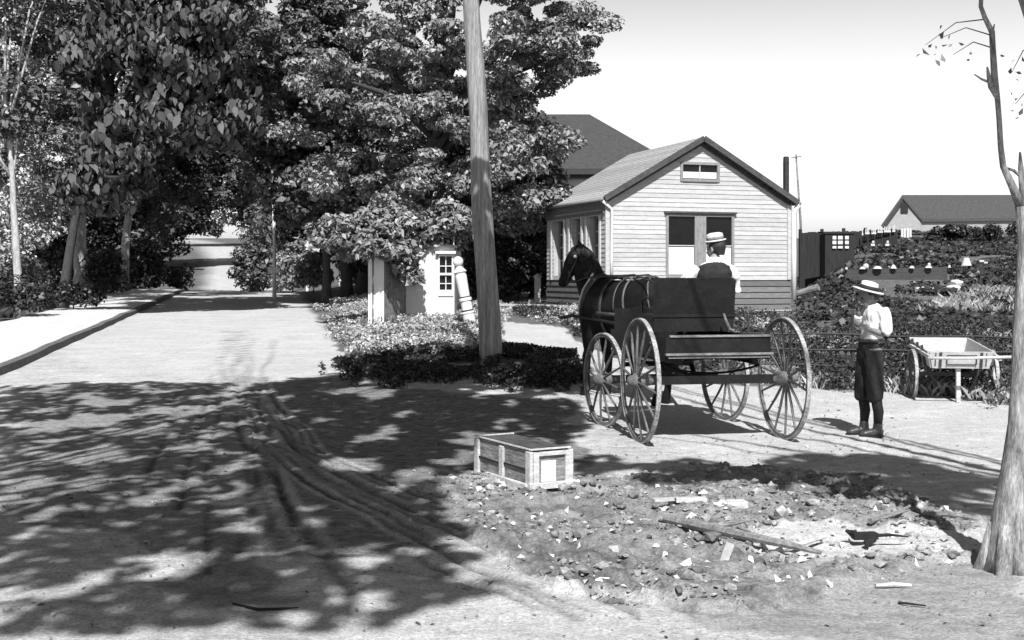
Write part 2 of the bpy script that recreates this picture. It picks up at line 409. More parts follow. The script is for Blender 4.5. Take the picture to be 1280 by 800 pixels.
fine = np.exp(-np.clip(GY - 14, 0, None) / 8)
Z += (fbm(GX * 2.2, GY * 2.2, 21) - .5) * .05 * near
Z += (fbm(GX * 7, GY * 7, 31, 4) - .5) * .02 * near
# heaped earth and rubble
hl = fbm(GX * 3.2 + jx, GY * 4.5 + jy, 51, 4); ridge = 1 - np.abs(2 * fbm(GX * 3.0 + 5, GY * 3.6, 77, 3) - 1)
rg2 = 1 - np.abs(2 * fbm(GX * 7.5 + jx * 2, GY * 8.5, 97, 3) - 1)
Z += debris * (1 - ash * .7) * ((hl - .45) * .10 + (ridge - .8) * .075 + (rg2 - .75) * .065 + (fbm(GX * 16, GY * 18, 131, 3) - .5) * .05 + .02)
rut = np.maximum(rut, debris * (1 - ash) * np.clip((.43 - hl) * 4, 0, .5))
kerb_w = sstep(.0, .3, KX - GX) * (GY > 5)
Z += .13 * kerb_w * (GX > KX - 3.2) * 0
road_m = (GX < xr_j) & (GX > KX) & (GY > 2)
road_m |= (GY < 17.0) & (GX > KX) & (GX < 4.5) & (GY > 2)
path_m = (pale > .5) & (ash < .5)
pale = np.maximum(pale, light * .6 * (1 - grass)); soil_shade = soil_shade * (1 - .6 * light)
soil_shade_v = np.clip(np.maximum.reduce([soil_shade * .58, grey * .52, blur(debris) * .52 * (1 - ash), blur(mask(low_poly, .9), 3) * .44]), 0, 1)  # painted tree shade, grey dirt and churned earth share this mask
nx, ny = len(gx), len(gy)
idx = np.arange(nx * ny).reshape(ny, nx)
Q = np.stack([idx[:-1, :-1], idx[:-1, 1:], idx[1:, 1:], idx[1:, :-1]], -1).reshape(-1, 4)
fm = lambda a: a[:-1, :-1].ravel()
verts = np.stack([GX, GY, Z], -1).reshape(-1, 3)
att = dict(grass=grass.ravel(), pale=pale.ravel(), soil_shade=soil_shade_v.ravel(), rut=rut.ravel(), ash=ash.ravel())
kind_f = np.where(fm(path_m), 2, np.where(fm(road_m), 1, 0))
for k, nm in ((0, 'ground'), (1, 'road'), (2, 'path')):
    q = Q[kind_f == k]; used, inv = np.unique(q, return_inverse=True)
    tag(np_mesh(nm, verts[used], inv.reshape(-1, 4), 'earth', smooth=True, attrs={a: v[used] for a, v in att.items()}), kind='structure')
from_grid = lambda x, y: float(Z[np.searchsorted(gy, y).clip(0, ny - 1), np.searchsorted(gx, x).clip(0, nx - 1)])
def gz(x, y): return from_grid(x, y)

# sidewalk and kerb
ks = np.arange(4, 63, .5)
sv = []; 
for y in ks:
    kx = float(kerb_x(y)); e = .12 * (float(vnoise(y * .7, 3)) - .5)
    sv += [(kx - 2.9 + e * 2, y, tz(kx - 2.9, y) + .02), (kx - 2.7 + e * 2, y, tz(kx, y) + .125), (kx - 1.4, y, tz(kx, y) + .15), (kx - .13, y, tz(kx, y) + .13), (kx - .13, y, tz(kx, y) - .1)]
sf = [(a + i, a + i + 1, a + i + 6, a + i + 5) for a in range(0, len(sv) - 5, 5) for i in range(4)]
mb = MB(); mb.v = sv; mb.f = sf; tag(mb.build('sidewalk', 'walk'), kind='structure')
mb = MB(); kv = []
for i, y in enumerate(ks[ks < 62]):
    kx = float(kerb_x(y)) + (float(vnoise(y * .9, 8)) - .5) * .05; z = tz(kx, y); t = .14 + (float(vnoise(y * .6, 1)) - .5) * .03
    kv += [(kx - .13, y, z - .15), (kx - .13, y, z + t), (kx + .02, y, z + t - .01), (kx + .05, y, z - .15)]
mb.v = kv; mb.f = [(a + i, a + i + 1, a + i + 5, a + i + 4) for a in range(0, len(kv) - 4, 4) for i in range(3)]
tag(mb.build('kerb', 'kerb'), kind='structure')

# ------------------------------------------------------------------ leaves
def unit(v): return v / (np.linalg.norm(v, axis=-1, keepdims=True) + 1e-9)
def leaf_mesh(name, c, nrm, size, material, parent=None, droop=.3, aspect=.55, seed=1, oval=False):
    r = np.random.default_rng(seed); n = len(c)
    nrm = unit(nrm); t = unit(np.cross(nrm, r.normal(size=(n, 3))))
    t = unit(t + np.array([0, 0, -1.]) * droop); t = unit(t - nrm * np.sum(t * nrm, -1, keepdims=True))
    b = np.cross(nrm, t); s = (size * np.clip(np.exp(r.normal(-.08, .38, n)), .4, 1.9))[:, None]
    fold = nrm * s * .16
    if oval:
        v = np.stack([c - t * s * .5, c + b * s * aspect * .42 + fold - t * s * .22, c + b * s * aspect * .40 + fold + t * s * .14, c + t * s * .5 - fold * .6, c - b * s * aspect * .40 + fold + t * s * .14, c - b * s * aspect * .42 + fold - t * s * .22], 1).reshape(-1, 3)
        return np_mesh(name, v, np.arange(6 * n).reshape(n, 6), material, parent)
    v = np.stack([c - t * s * .5, c + b * s * aspect * .5 + fold - t * s * .05, c + t * s * .5 - fold * .6, c - b * s * aspect * .5 + fold - t * s * .05], 1).reshape(-1, 3)
    return np_mesh(name, v, np.arange(4 * n).reshape(n, 4), material, parent)
def clump_points(centers, rads, per, flat, r, updown=.55):
    m = len(centers); d = unit(r.normal(size=(m * per, 3)))
    rad = np.repeat(rads, per)[:, None] * (.45 + .6 * r.random((m * per, 1)) ** .6)
    c = np.repeat(centers, per, 0) + d * rad * np.array([1, 1, flat])
    nrm = d * .55 + np.array([0, -.12, updown]) + r.normal(size=(m * per, 3)) * .38
    return c, nrm
def tree(name, label, base, ells, leafmat_, bark, trunk_r, nclump=60, clump_r=.8, per=160, leaf=.2, flat=.6, droop=.4, seed=1, group=None, updown=.55, limbs=14, top=None, cat='tree', lean=(0, 0), surf=.55, aspect=.55, keep=None, oval=False, minH=2.5):
    r = np.random.default_rng(seed)
    x, y = base; z0 = tz(x, y)
    root = thing(name, label, cat, (x, y, z0 - .05), 0, group); o = np.array([x, y, z0 - .05])
    e = np.array([q for q in ells], float)
    vol = e[:, 3] * e[:, 4] * e[:, 5]; pick = r.choice(len(e), nclump, p=vol ** .7 / (vol ** .7).sum())
    d = unit(r.normal(size=(nclump, 3))); rad = (surf + (1 - surf) * r.random((nclump, 1)) ** .7)
    cen = e[pick, :3] + d * rad * e[pick, 3:6]
    cen = cen[cen[:, 2] > z0 + .5]
    if keep is not None: cen = cen[keep(cen)]
    rads = clump_r * r.uniform(.6, 1.25, len(cen))
    c, nr = clump_points(cen, rads, per, flat, r, updown)
    leaf_mesh('crown', c - o, nr, leaf, leafmat_, root, droop, aspect, seed + 5, oval)
    # trunk and limbs
    mid = e[:, :3].mean(0) if top is None else np.array(top)
    H = max(minH, mid[2] - z0)
    pts = []; rr = []
    for k in range(9):
        t = k / 8; w = (t ** 1.6)
        pts.append((lean[0] * t + (mid[0] - x) * w * .6 + (r.random() - .5) * trunk_r * .5, lean[1] * t + (mid[1] - y) * w * .6, t * H)); rr.append(trunk_r * (1.0 - .62 * t) * (1.35 if k == 0 else 1))
    tb = MB().tube(pts, rr, 12)
    P0 = np.array(pts)
    for i in range(min(limbs, len(cen))):
        tgt = cen[i * len(cen) // max(1, min(limbs, len(cen)))] - o
        k = int(np.clip(2 + (tgt[2] / H) * 4 + r.integers(-1, 2), 3, 8)); a = P0[k]
        if tgt[2] < a[2] - .5: a = P0[3] if P0[3][2] < tgt[2] + 1.5 else P0[2]
        m1 = a + (tgt - a) * .5 + np.array([0, 0, .15 * np.linalg.norm(tgt - a)]) + r.normal(size=3) * .15
        q = trunk_r * .34
        tb.tube([a, a * .5 + m1 * .5, m1, m1 * .45 + tgt * .55, tgt], [q, q * .8, q * .6, q * .4, q * .15], 7)
    tb.build('trunk', bark, root, smooth=True)
    return root
def E(px, py, Y, rx, ry_m, rz):      # an ellipsoid of crown, sized in photo pixels at depth Y
    x, y, z = P(px, py, Y); return (x, y, z, rx * Y / F, ry_m, rz * Y / F)

# maples right of the road
tree('maple_tree', 'large sunlit maple with dense crown overhanging the cottage roof', (-3.3, 39.5),
     [E(600, 50, 39, 140, 3.4, 120), E(480, 150, 38, 130, 3.4, 140), E(640, 215, 38, 75, 2.4, 85), E(690, 40, 39, 68, 2.4, 62), E(545, 255, 37.5, 90, 2.2, 45), E(560, -120, 39, 170, 4, 110)],
     'leaf_maple', 'bark_dark', .42, nclump=290, clump_r=.60, per=300, leaf=.155, flat=.45, droop=.7, seed=11, limbs=22, surf=.5)
tree('roadside_maple', 'dark stout trunked maple, right of the pair standing at the road edge', G(432, 373),
     [E(430, 130, 46, 90, 3, 120), E(400, 235, 45, 80, 2.6, 50), E(470, 230, 45, 60, 2.4, 60)],
     'leaf_maple', 'bark_dark', .24, nclump=120, clump_r=.75, per=170, leaf=.22, droop=.7, seed=12, limbs=14, group='pair of maples at the road edge')
tree('roadside_maple', 'slender dark trunk maple, left of the pair standing at the road edge', G(408, 379),
     [E(370, 150, 44, 75, 2.6, 130), E(385, 225, 44, 70, 2.2, 50), E(400, 20, 46, 60, 2.2, 50)],
     'leaf_mid', 'bark_dark', .17, nclump=110, clump_r=.75, per=170, leaf=.22, droop=.7, seed=13, limbs=12, group='pair of maples at the road edge')
tree('young_maple', 'young maple whose boughs hang over the little pale house and shed', (-2.9, 33.4),
     [E(500, 284, 31.2, 78, 1.1, 26), E(560, 276, 31.4, 48, .9, 30), E(440, 296, 31.2, 50, 1.1, 24), E(512, 330, 30.3, 20, .35, 32), E(472, 313, 29.6, 26, .4, 10)],
     'leaf_maple', 'bark_dark', .13, nclump=115, clump_r=.36, per=120, leaf=.16, flat=.6, droop=.8, seed=16, limbs=16, surf=.3)
tree('shade_tree', 'tall dense dark tree close behind the white globed post', (1.0, 47),
     [E(640, 300, 46, 75, 2.5, 80), E(600, 330, 45, 70, 2.5, 60), E(620, 190, 48, 75, 3, 90)],
     'leaf_dark', 'bark_dark', .3, nclump=150, clump_r=.85, per=150, leaf=.24, droop=.5, seed=14)
tree('shade_tree', 'broad dark tree behind the little pale house and board shed', (-6.2, 50),
     [E(500, 290, 50, 100, 3, 60), E(430, 250, 52, 90, 3, 60), E(500, 150, 52, 140, 3, 90)],
     'leaf_dark', 'bark_dark', .3, nclump=150, clump_r=.9, per=150, leaf=.25, droop=.5, seed=15)
# left of the road
tree('drooping_tree', 'big dark tree with hanging large leaves at left of the road', (-14.6, 39),
     [E(190, 70, 36, 112, 1.6, 130), E(130, 200, 36, 55, 1.3, 60), E(260, 130, 37, 60, 1.4, 80), E(190, -110, 37, 140, 3, 110)],
     'leaf_droop', 'bark_dark', .17, nclump=230, clump_r=.62, per=165, leaf=.27, flat=.9, droop=2.4, seed=21, updown=.0, limbs=14, aspect=.55, surf=.35, oval=True)
tree('roadside_tree', 'pale broad trunked tree beside the sidewalk under dark leaves', G(101, 371),
     [E(110, 180, 46, 80, 3, 90), E(60, 90, 46, 60, 3, 100), E(150, -20, 47, 140, 4, 120)],
     'leaf_mid', 'bark_pale', .34, nclump=110, clump_r=.9, per=140, leaf=.24, seed=22)
tree('roadside_tree', 'pale slim trunked tree further up the sidewalk', G(155, 367),
     [E(170, 210, 58, 80, 3, 80), E(230, 120, 58, 100, 3.5, 120), E(200, -20, 60, 130, 4, 120)],
     'leaf_dark', 'bark_pale', .22, nclump=130, clump_r=1.0, per=150, leaf=.28, seed=23)
tree('pale_tree', 'light grey thin leaved tree at the far left edge', (-20.5, 48),
     [E(20, 60, 48, 48, 2.6, 110), E(5, 210, 48, 52, 2.4, 90), E(30, 290, 48, 32, 2, 60)],
     'leaf_pale', 'bark_pale', .2, nclump=130, clump_r=.75, per=120, leaf=.16, flat=.8, seed=24, droop=.6)
tree('pale_tree', 'light grey bushy tree behind the far left trunks', (-27, 62),
     [E(20, 250, 62, 60, 3, 70), E(60, 170, 62, 60, 3, 90), E(0, 120, 62, 50, 3, 120)],
     'leaf_pale', 'bark_pale', .22, nclump=150, clump_r=1.0, per=130, leaf=.22, flat=.8, seed=29, droop=.6)
tree('shade_tree', 'dark tree filling the gap behind the pale broad trunk', (-22, 70),
     [E(110, 290, 68, 70, 3, 70), E(160, 220, 68, 70, 3, 80), E(80, 330, 66, 50, 3, 40)],
     'leaf_mid', 'bark_dark', .3, nclump=150, clump_r=1.1, per=140, leaf=.28, seed=30)
tree('slender_tree', 'slender white trunked tree at the far left edge', (-15.0, 36.5),
     [E(-10, 120, 37, 40, 1.6, 110), E(10, -20, 37, 60, 2, 80)],
     'leaf_mid', 'bark_pale', .14, nclump=40, clump_r=.6, per=90, leaf=.18, seed=25, top=P(-4, 120, 36.5))
tree('roadside_tree', 'dark full tree overhanging the left side of the far road', (-33.5, 106),
     [E(190, 240, 106, 70, 4, 80), E(240, 140, 106, 85, 5, 110), E(160, 250, 98, 70, 4, 80)],
     'leaf_dark', 'bark_dark', .35, nclump=190, clump_r=1.6, per=190, leaf=.42, seed=26)
tree('roadside_tree', 'dark full tree overhanging the right side of the far road', (-22.5, 106),
     [E(345, 230, 106, 65, 4, 75), E(310, 120, 106, 75, 5, 110), E(352, 290, 98, 34, 4, 50)],
     'leaf_mid', 'bark_dark', .35, nclump=190, clump_r=1.6, per=190, leaf=.42, seed=27)
tree('hill_tree', 'dark distant tree closing the top of the uphill road', (-36, 176),
     [E(262, 240, 172, 75, 6, 62), E(300, 170, 172, 80, 6, 90), E(220, 200, 172, 70, 6, 90)],
     'leaf_dark', 'bark_dark', .5, nclump=170, clump_r=2.2, per=170, leaf=.6, seed=28)
# bushes
def bush(label, px, py, Y, rx, rz, mat_, seed, name='bush', leaf=.13, per=150, n=26, group=None, z=None, cr=.38):
    x = (px - CX) / F * Y; 
    zc = tz(x, Y) + rz * Y / F * .55
    return tree(name, label, (x, Y), [(x, Y, zc, rx * Y / F, rx * Y / F * .6, rz * Y / F)], mat_, 'bark_dark', .04, nclump=n, clump_r=cr, per=per, leaf=leaf, seed=seed, limbs=7, minH=.15, cat='bush', group=group, flat=.75, droop=.3, surf=.3)
g1 = 'bushes along the far right road edge'
bush('lit leafy bush left of the thin white pole', 318, 350, 62, 26, 46, 'leaf_mid', 41, group=g1, leaf=.2, n=40, cr=.6)
bush('sunlit leafy bush just right of the thin white pole', 366, 350, 58, 26, 40, 'leaf_maple', 42, group=g1, leaf=.18, n=40, cr=.55)
bush('sunlit low bush between the slender maple and the thin pole', 392, 352, 56, 22, 32, 'leaf_maple', 43, group=g1, leaf=.18, n=36, cr=.5)
bush('sunlit bush seen between the two maple trunks', 448, 350, 55, 26, 36, 'leaf_maple', 44, group=g1, leaf=.18, n=40, cr=.5)
bush('round dark bush at the right edge of the dip in the road', 322, 345, 70, 16, 36, 'leaf_dark', 45, group=g1, leaf=.2, n=30, cr=.6)
g2 = 'bushes left of the sidewalk'
bush('dark tangled bush nearest the left edge of the sidewalk', 18, 395, 34, 44, 34, 'weed_mid', 46, group=g2, n=50, cr=.42)
bush('dark low bush at the foot of the pale broad trunk', 92, 390, 38, 36, 22, 'weed_dark', 47, group=g2, n=40, cr=.36)
bush('grey thin bush behind the nearest tangled bush', 30, 360, 42, 46, 40, 'leaf_mid', 48, group=g2, n=50, cr=.5)
bush('dark bush between the pale trunks up the sidewalk', 132, 366, 52, 24, 40, 'leaf_dark', 49, group=g2, n=40, cr=.55)
bush('round grey bush at the sidewalk bend', 222, 352, 66, 14, 26, 'leaf_mid', 50, group=g2, n=30, cr=.45, leaf=.18)
bush('dark bush left of the sidewalk bend', 185, 350, 64, 26, 36, 'leaf_dark', 51, group=g2, n=40, cr=.6, leaf=.2)
g3 = 'bushes between the maples and the cottage'
bush('dark shaded bush behind the globed post', 600, 360, 40, 40, 40, 'weed_dark', 52, group=g3, n=50, cr=.5, leaf=.16)
bush('dark shaded bush at the left corner of the cottage', 648, 362, 42, 34, 46, 'weed_dark', 53, group=g3, n=50, cr=.5, leaf=.16)
bush('low dark bush put in for ground shade before the board shed', 478, 384, 29.5, 36, 14, 'weed_dark', 54, group=g3, n=30, cr=.25, leaf=.09)  # dark leaves added in place of shade on the grass
bush('low dark bush put in for ground shade below the pale house window', 540, 384, 29.2, 30, 13, 'weed_dark', 55, group=g3, n=28, cr=.25, leaf=.09)  # likewise a dark clump added for shaded ground

# ------------------------------------------------------------------ the clapboard cottage
A0 = R(18); ca, sa = math.cos(A0), math.sin(A0)
HX, HYY, HZ = 2.57, 33.0, .68
house = thing('cottage', 'white clapboard cottage with a front gable behind the wagon', 'cottage', (HX, HYY, HZ), A0)
def ft(px, py):      # pixel -> (t along the gable front, height)
    a = (px - CX) / F; t = (a * HYY - HX) / (ca - sa * a); Y = HYY + sa * t
    return t, CAMZ + (HY - py) / F * Y - HZ
W, LH, EV, AP = 5.78, 4.75, 3.18, 4.86
def clapboards(mb, a, b, z0, z1, pitch, axisd, out, roofline=None, proud=.019):
    """overlapping boards: a->b along axisd ('x' or 'y') between heights, bottom edge stands proud"""
    z = z0
    while z < z1 - 1e-3:
        zt = min(z + pitch, z1); segs = [(a, b)]
        if roofline: segs = roofline(z, zt)
        for s0, s1 in segs:
            lo0, lo1 = s0 if isinstance(s0, tuple) else (s0, s0); hi0, hi1 = s1 if isinstance(s1, tuple) else (s1, s1)
            if axisd == 'x':
                vs = [(lo0, -proud, z), (hi0, -proud, z), (hi1, -.004, zt), (lo1, -.004, zt), (lo0, .03, z), (hi0, .03, z), (hi1, .03, zt), (lo1, .03, zt)]
            else:
                vs = [(-proud, lo0, z), (-proud, hi0, z), (-.004, hi1, zt), (-.004, lo1, zt), (.03, lo0, z), (.03, hi0, z), (.03, hi1, zt), (.03, lo1, zt)]
            mb.add(vs, [(0, 1, 2, 3), (7, 6, 5, 4), (0, 4, 5, 1), (3, 2, 6, 7), (0, 3, 7, 4), (1, 5, 6, 2)])
        z = zt
wt0, wz1 = ft(832, 264); wt1, wz0 = ft(917, 347)
gt0, gz1_ = ft(850, 202); gt1, gz0_ = ft(899, 228)
ZB0, ZB1 = ft(860, 388)[1], ft(860, 350)[1]         # dark boards
def front_line(z, zt):
    def lim(zz):
        e = 0 if zz <= EV else (zz - EV) / (AP - EV) * W / 2
        return e, W - e
    (l0, r0), (l1, r1) = lim(z), lim(zt); zm = (z + zt) / 2
    if wz0 < zm < wz1: return [((l0, l1), (wt0, wt0)), ((wt1, wt1), (r0, r1))]
    if gz0_ < zm < gz1_: return [((l0, l1), (gt0, gt0)), ((gt1, gt1), (r0, r1))]
    return [((l0, l1), (r0, r1))]
wall = MB()
clapboards(wall, 0, W, ZB1, AP - .02, .128, 'x', -1, front_line)
wall.prism([(0.02, .032, 0), (W - .02, .032, 0), (W - .02, .032, EV), (W / 2, .032, AP - .03), (.02, .032, EV)], (0, .05, 0))
wall.box((W - .03, LH / 2, EV / 2), (.06, LH - .02, EV)); wall.prism([(.02, LH, 0), (W - .02, LH, 0), (W - .02, LH, EV), (W / 2, LH, AP - .03), (.02, LH, EV)], (0, -.05, 0))
bays = [(.42, 1.22), (1.78, 2.62), (3.2, 4.15)]
def side_line(z, zt):
    zm = (z + zt) / 2
    if 1.0 < zm < 2.72:
        out = []; c = .0
        for a, b in bays: out.append(((c, c), (a, a))); c = b
        return out + [((c, c), (LH, LH))]
    return [((0, 0), (LH, LH))]
clapboards(wall, 0, LH, ZB1, EV, .128, 'y', -1, side_line)
MB().box((-.045, LH / 2, EV - .24), (.05, LH, .44)).build('eave_shade_board', 'darkboard', house)  # dark strip painting in the shade below the eave
wall.box((.27, LH / 2, EV / 2), (.06, LH - .1, EV - .02))
cpier = [(.04, .42), (1.22, 1.78), (2.62, 3.2), (4.15, LH - .04)]
for a, b in cpier: wall.box((.135, (a + b) / 2, EV / 2), (.20, b - a, EV - .03))
wall.box((.135, LH / 2, .5), (.19, LH - .1, .96))
wall.build('wall', 'clap', house)
db = MB(); clapboards(db, 0, W, ZB0, ZB1, .17, 'x', -1, None, .035); clapboards(db, 0, LH, ZB0, ZB1, .17, 'y', -1, None, .035); db.build('wainscot', 'darkboard', house)
fb = MB().box((W / 2, -.01, ZB0 / 2 - .1), (W + .04, .07, ZB0 + .2 - .01)).box((-.01, LH / 2, ZB0 / 2 - .1), (.07, LH - .08, ZB0 + .2 - .01)); fb.build('base_board', 'foundation', house)
sl = (AP - EV) / (W / 2)
ro = MB(); ov, og, th = .12, .22, .09
for sgn in (-1, 1):
    def rp(d, y): return (W / 2 + sgn * d, y, AP + .05 - sl * d)
    D = W / 2 + ov
    nrows = 22
    for k in range(nrows):
        d0, d1 = D * k / nrows, D * (k + 1) / nrows + .02
        a, b, c, d = rp(d0, -og), rp(d1, -og), rp(d1, LH + og), rp(d0, LH + og)
        lift = .012
        vs = [a, (b[0], b[1], b[2] + lift), (c[0], c[1], c[2] + lift), d]
        vs += [(p[0], p[1], p[2] - .05) for p in vs]
        ro.add(vs, [(0, 1, 2, 3), (7, 6, 5, 4), (0, 4, 5, 1), (1, 5, 6, 2), (2, 6, 7, 3), (3, 7, 4, 0)])
roof = ro.build('roof', 'roof', house)
rk = MB()
for sgn in (-1, 1):
    D = W / 2 + ov
    a = (W / 2, -og - .03, AP + .075); b = (W / 2 + sgn * D, -og - .03, AP + .075 - sl * D)
    rk.bar((a[0], a[1], a[2] - .075), (b[0], b[1], b[2] - .075), .035, .15, up=(0, 0, 1))
    rk.bar((a[0], -.05, a[2] - .2), (W / 2 + sgn * (W / 2 - .02), -.05, AP - .12 - sl * (W / 2 - .02)), .05, .10)
rk.build('rake_board', 'darktrim', roof)
gt_ = MB().tube([(-ov - .07, -og, EV - .09), (-ov - .07, LH + og, EV - .09)], .05, 8); gt_.build('gutter', 'trim', roof, True)
gt2 = MB().tube([(W + ov + .07, -og, EV - .09), (W + ov + .07, LH + og, EV - .09)], .05, 8); gt2.build('gutter', 'trim', roof, True)
for xx, s in ((.14, 1), (W - .0, -1)):
    dp = MB().tube([(-ov - .05 if s > 0 else W + ov + .05, -og + .05, EV - .12), (xx if s > 0 else W + .06, -.10, EV - .35), (xx if s > 0 else W + .06, -.10, 1.5), (xx if s > 0 else W + .06, -.10, .3 if s < 0 else ZB1)], .045 if s > 0 else .075, 8)
    dp.build('downspout', 'white', house, True)
for q in (.05, W - .05): MB().box((q, -.027, (EV + ZB1) / 2 - .03), (.13, .05, EV - ZB1 - .08)).build('corner_board', 'clap', house)
def sash_window(parent, t0, t1, z0, z1, name='window', blind=None, nx_=1, nz_=2, depth=.0, ax='x', off=0.):
    """framed window in the gable front (ax x) or the side wall (ax y)"""
    def bx(mb, a0, a1, b0, b1, d0, d1):
        c = ((a0 + a1) / 2, (d0 + d1) / 2 + off, (b0 + b1) / 2); s = (abs(a1 - a0), abs(d1 - d0), abs(b1 - b0))
        if ax == 'y': c = (c[1], c[0], c[2]); s = (s[1], s[0], s[2])
        mb.box(c, s)
    w = min(.075, (t1 - t0) * .12)
    fr = MB(); bx(fr, t0, t0 + w, z0, z1, -.045, .03); bx(fr, t1 - w, t1, z0, z1, -.045, .03)
    bx(fr, t0 + w, t1 - w, z1 - w, z1, -.045, .03); bx(fr, t0 + w, t1 - w, z0, z0 + w, -.06, .03)
    f = fr.build(name, 'trim', parent)
    gl = MB(); bx(gl, t0 + w, t1 - w, z0 + w, z1 - w, .018, .026); gl.build('pane', 'glass', f)
    mu = MB(); iw = .032
    for k in range(1, nx_): 
        c = t0 + w + (t1 - t0 - 2 * w) * k / nx_; bx(mu, c - iw / 2, c + iw / 2, z0 + w, z1 - w, -.012, .017)
    for k in range(1, nz_):
        c = z0 + w + (z1 - z0 - 2 * w) * k / nz_; bx(mu, t0 + w, t1 - w, c - iw / 2, c + iw / 2, -.016, .016)
    if mu.v: mu.build('sash', 'clap', f)
    if blind:
        bl = MB(); bx(bl, t0 + w + .01, t1 - w - .01, blind[0], blind[1], .004, .014); bl.build('blind', 'blind', f)
    return f
tm = (wt0 + wt1) / 2; zmid = ft(870, 307)[1]
b0, b1 = ft(850, 343)[1], ft(850, 309)[1]
sash_window(house, wt0, tm - .10, wz0, wz1 - .06, blind=(b0, b1)); sash_window(house, tm + .10, wt1, wz0, wz1 - .06, blind=(b0, b1))
MB().box((tm, -.02, (wz0 + wz1) / 2 - .03), (.19, .05, wz1 - wz0 - .07)).build('mullion', 'trim', house)
MB().box((tm, -.05, wz1 - .025), (wt1 - wt0 + .12, .12, .05)).build('window_hood', 'darktrim', house)
MB().box((tm, -.05, wz0 - .03), (wt1 - wt0 + .1, .13, .05)).build('window_sill', 'trim', house)
sash_window(house, gt0, gt1, gz0_, gz1_, 'gable_window', nx_=2, nz_=1, blind=(gz0_ + .1, gz0_ + (gz1_ - gz0_) * .5))
for a, b in bays: sash_window(house, a + .02, b - .02, 1.0, 2.72, 'side_window', nx_=3, nz_=4, ax='y', off=.19)
for yy in (.30, 1.32, 1.68, 2.72, 3.1, 4.25):
    MB().box((-.05, yy, (ZB1 + EV - .5) / 2), (.05, .10, EV - ZB1 - .5)).build('pilaster', 'clap', house)
st = thing('stove_pipe', 'dark square flue pipe rising beside the cottage eave', 'flue', (HX + ca * 6.0 - sa * .6, HYY + sa * 6.0 + ca * .6, HZ), A0)
MB().box((0, 0, 2.2), (.13, .13, 4.4)).build('flue', 'iron', st); MB().lathe([(.075, 4.3), (.085, 4.35), (.085, 4.5), (.06, 4.52)], 10).build('flue_cap', 'iron', st)
# boardwalk left of the cottage
bwk = thing('boardwalk', 'low pale board walk in front of the cottage side wall', 'boardwalk', (0, 0, 0))
mb = MB(); x0, y0, z0 = P(612, 381, 35.5); x1, y1, z1 = P(765, 386, 34.2)
for k in range(5): mb.bar((x0, y0 + k * .2, .82), (x1 - .1, y1 - 1.2 + k * .2, .80), .185, .05)
mb.build('deck_board', 'foundation', bwk)
for t in np.linspace(.05, .95, 6): MB().box((x0 + (x1 - x0) * t, y0 + (y1 - 1.2 - y0) * t + .4, .68), (.1, .9, .2)).build('joist', 'wood_old', bwk)
ps = thing('gate_post', 'pale ragged gate post at the left end of the cottage', 'post', (P(672, 380, 39)[0], 39, tz(P(672, 380, 39)[0], 39)))
MB().box((0, 0, .45), (.2, .14, .9)).lathe([(.14, .9), (.15, .94), (.02, 1.03)], 4).build('post', 'foundation', ps)

# ------------------------------------------------------------------ big house behind, little pale house, shed, globed post
bh = thing('large_house', 'large house with a dark hipped roof behind the cottage', 'house', (0, 0, 0))
MB().box((2.3, 55, 3.4), (9.0, 9.0, 5.4)).build('wall', 'white', bh)
x0, x1, y0, y1, ez = -2.7, 7.2, 50, 60, 6.15; rz = 9.1
rf = MB().add([(x0, y0, ez), (x1, y0, ez), (x1, y1, ez), (x0, y1, ez), (1.0, 55, rz), (3.55, 55, rz)], [(0, 1, 5, 4), (1, 2, 5), (2, 3, 4, 5), (3, 0, 4), (3, 2, 1, 0)]).build('roof', 'darkroof', bh)
MB().box(((x0 + x1) / 2, y0 + .02, ez - .12), (x1 - x0, .08, .22)).box(((x0 + x1) / 2, y0 + .3, ez - .30), (x1 - x0 - .5, .3, .12)).build('cornice', 'iron', rf)
wf = MB().box((4.1, 50.45, 4.3), (.9, .08, 1.5)).build('window', 'trim', bh); MB().box((4.1, 50.40, 4.3), (.72, .03, 1.3)).build('pane', 'glass', wf)

lh = thing('brick_cottage', 'little pale brick house with one tall sash window by the globed post', 'house', (0, 0, 0))
yb = 31.0
def at(px, py, Y=yb): x, y, z = P(px, py, Y); return x, z
xl, zt_ = at(503, 315); xr_, zb_ = at(568, 372)
lw = MB()
wx0, wz1b = at(548, 318); wx1, wz0b = at(566.5, 370)
lw.box(((xl + wx0) / 2, yb + .15, (zt_ + .2) / 2), (wx0 - xl, .3, zt_ + .2)); lw.box(((wx1 + xr_) / 2, yb + .15, 1.5), (max(.02, xr_ - wx1), .3, 2.4))
lw.box(((wx0 + wx1) / 2, yb + .15, (wz0b) / 2), (wx1 - wx0, .3, wz0b)); lw.box(((wx0 + wx1) / 2, yb + .15, (wz1b + zt_ + .2) / 2), (wx1 - wx0, .3, zt_ + .2 - wz1b))
lw.box(((xl + xr_) / 2, yb + 2.2, 1.4), (xr_ - xl, 3.8, 2.8))
xm = (xl + xr_) / 2
lw.build('wall', 'brick', lh)
f = MB()
for a, b, c, d in ((wx0, wx0 + .035, wz0b, wz1b), (wx1 - .035, wx1, wz0b, wz1b), (wx0, wx1, wz1b - .05, wz1b), (wx0, wx1, wz0b, wz0b + .16), (wx0, wx1, (wz0b + wz1b) / 2 - .0, (wz0b + wz1b) / 2 + .06)):
    f.box(((a + b) / 2, yb - .005, (c + d) / 2), (b - a, .05 + (.01 if c == wz0b and d > wz0b + .2 else 0), d - c))
fw = f.build('window', 'white', lh); MB().box(((wx0 + wx1) / 2, yb + .08, (wz0b + wz1b) / 2), (wx1 - wx0, .02, wz1b - wz0b)).build('pane', 'glass', fw)
mu = MB().box(((wx0 + wx1) / 2, yb + .03, (wz0b + wz1b) / 2), (.022, .03, wz1b - wz0b - .1))
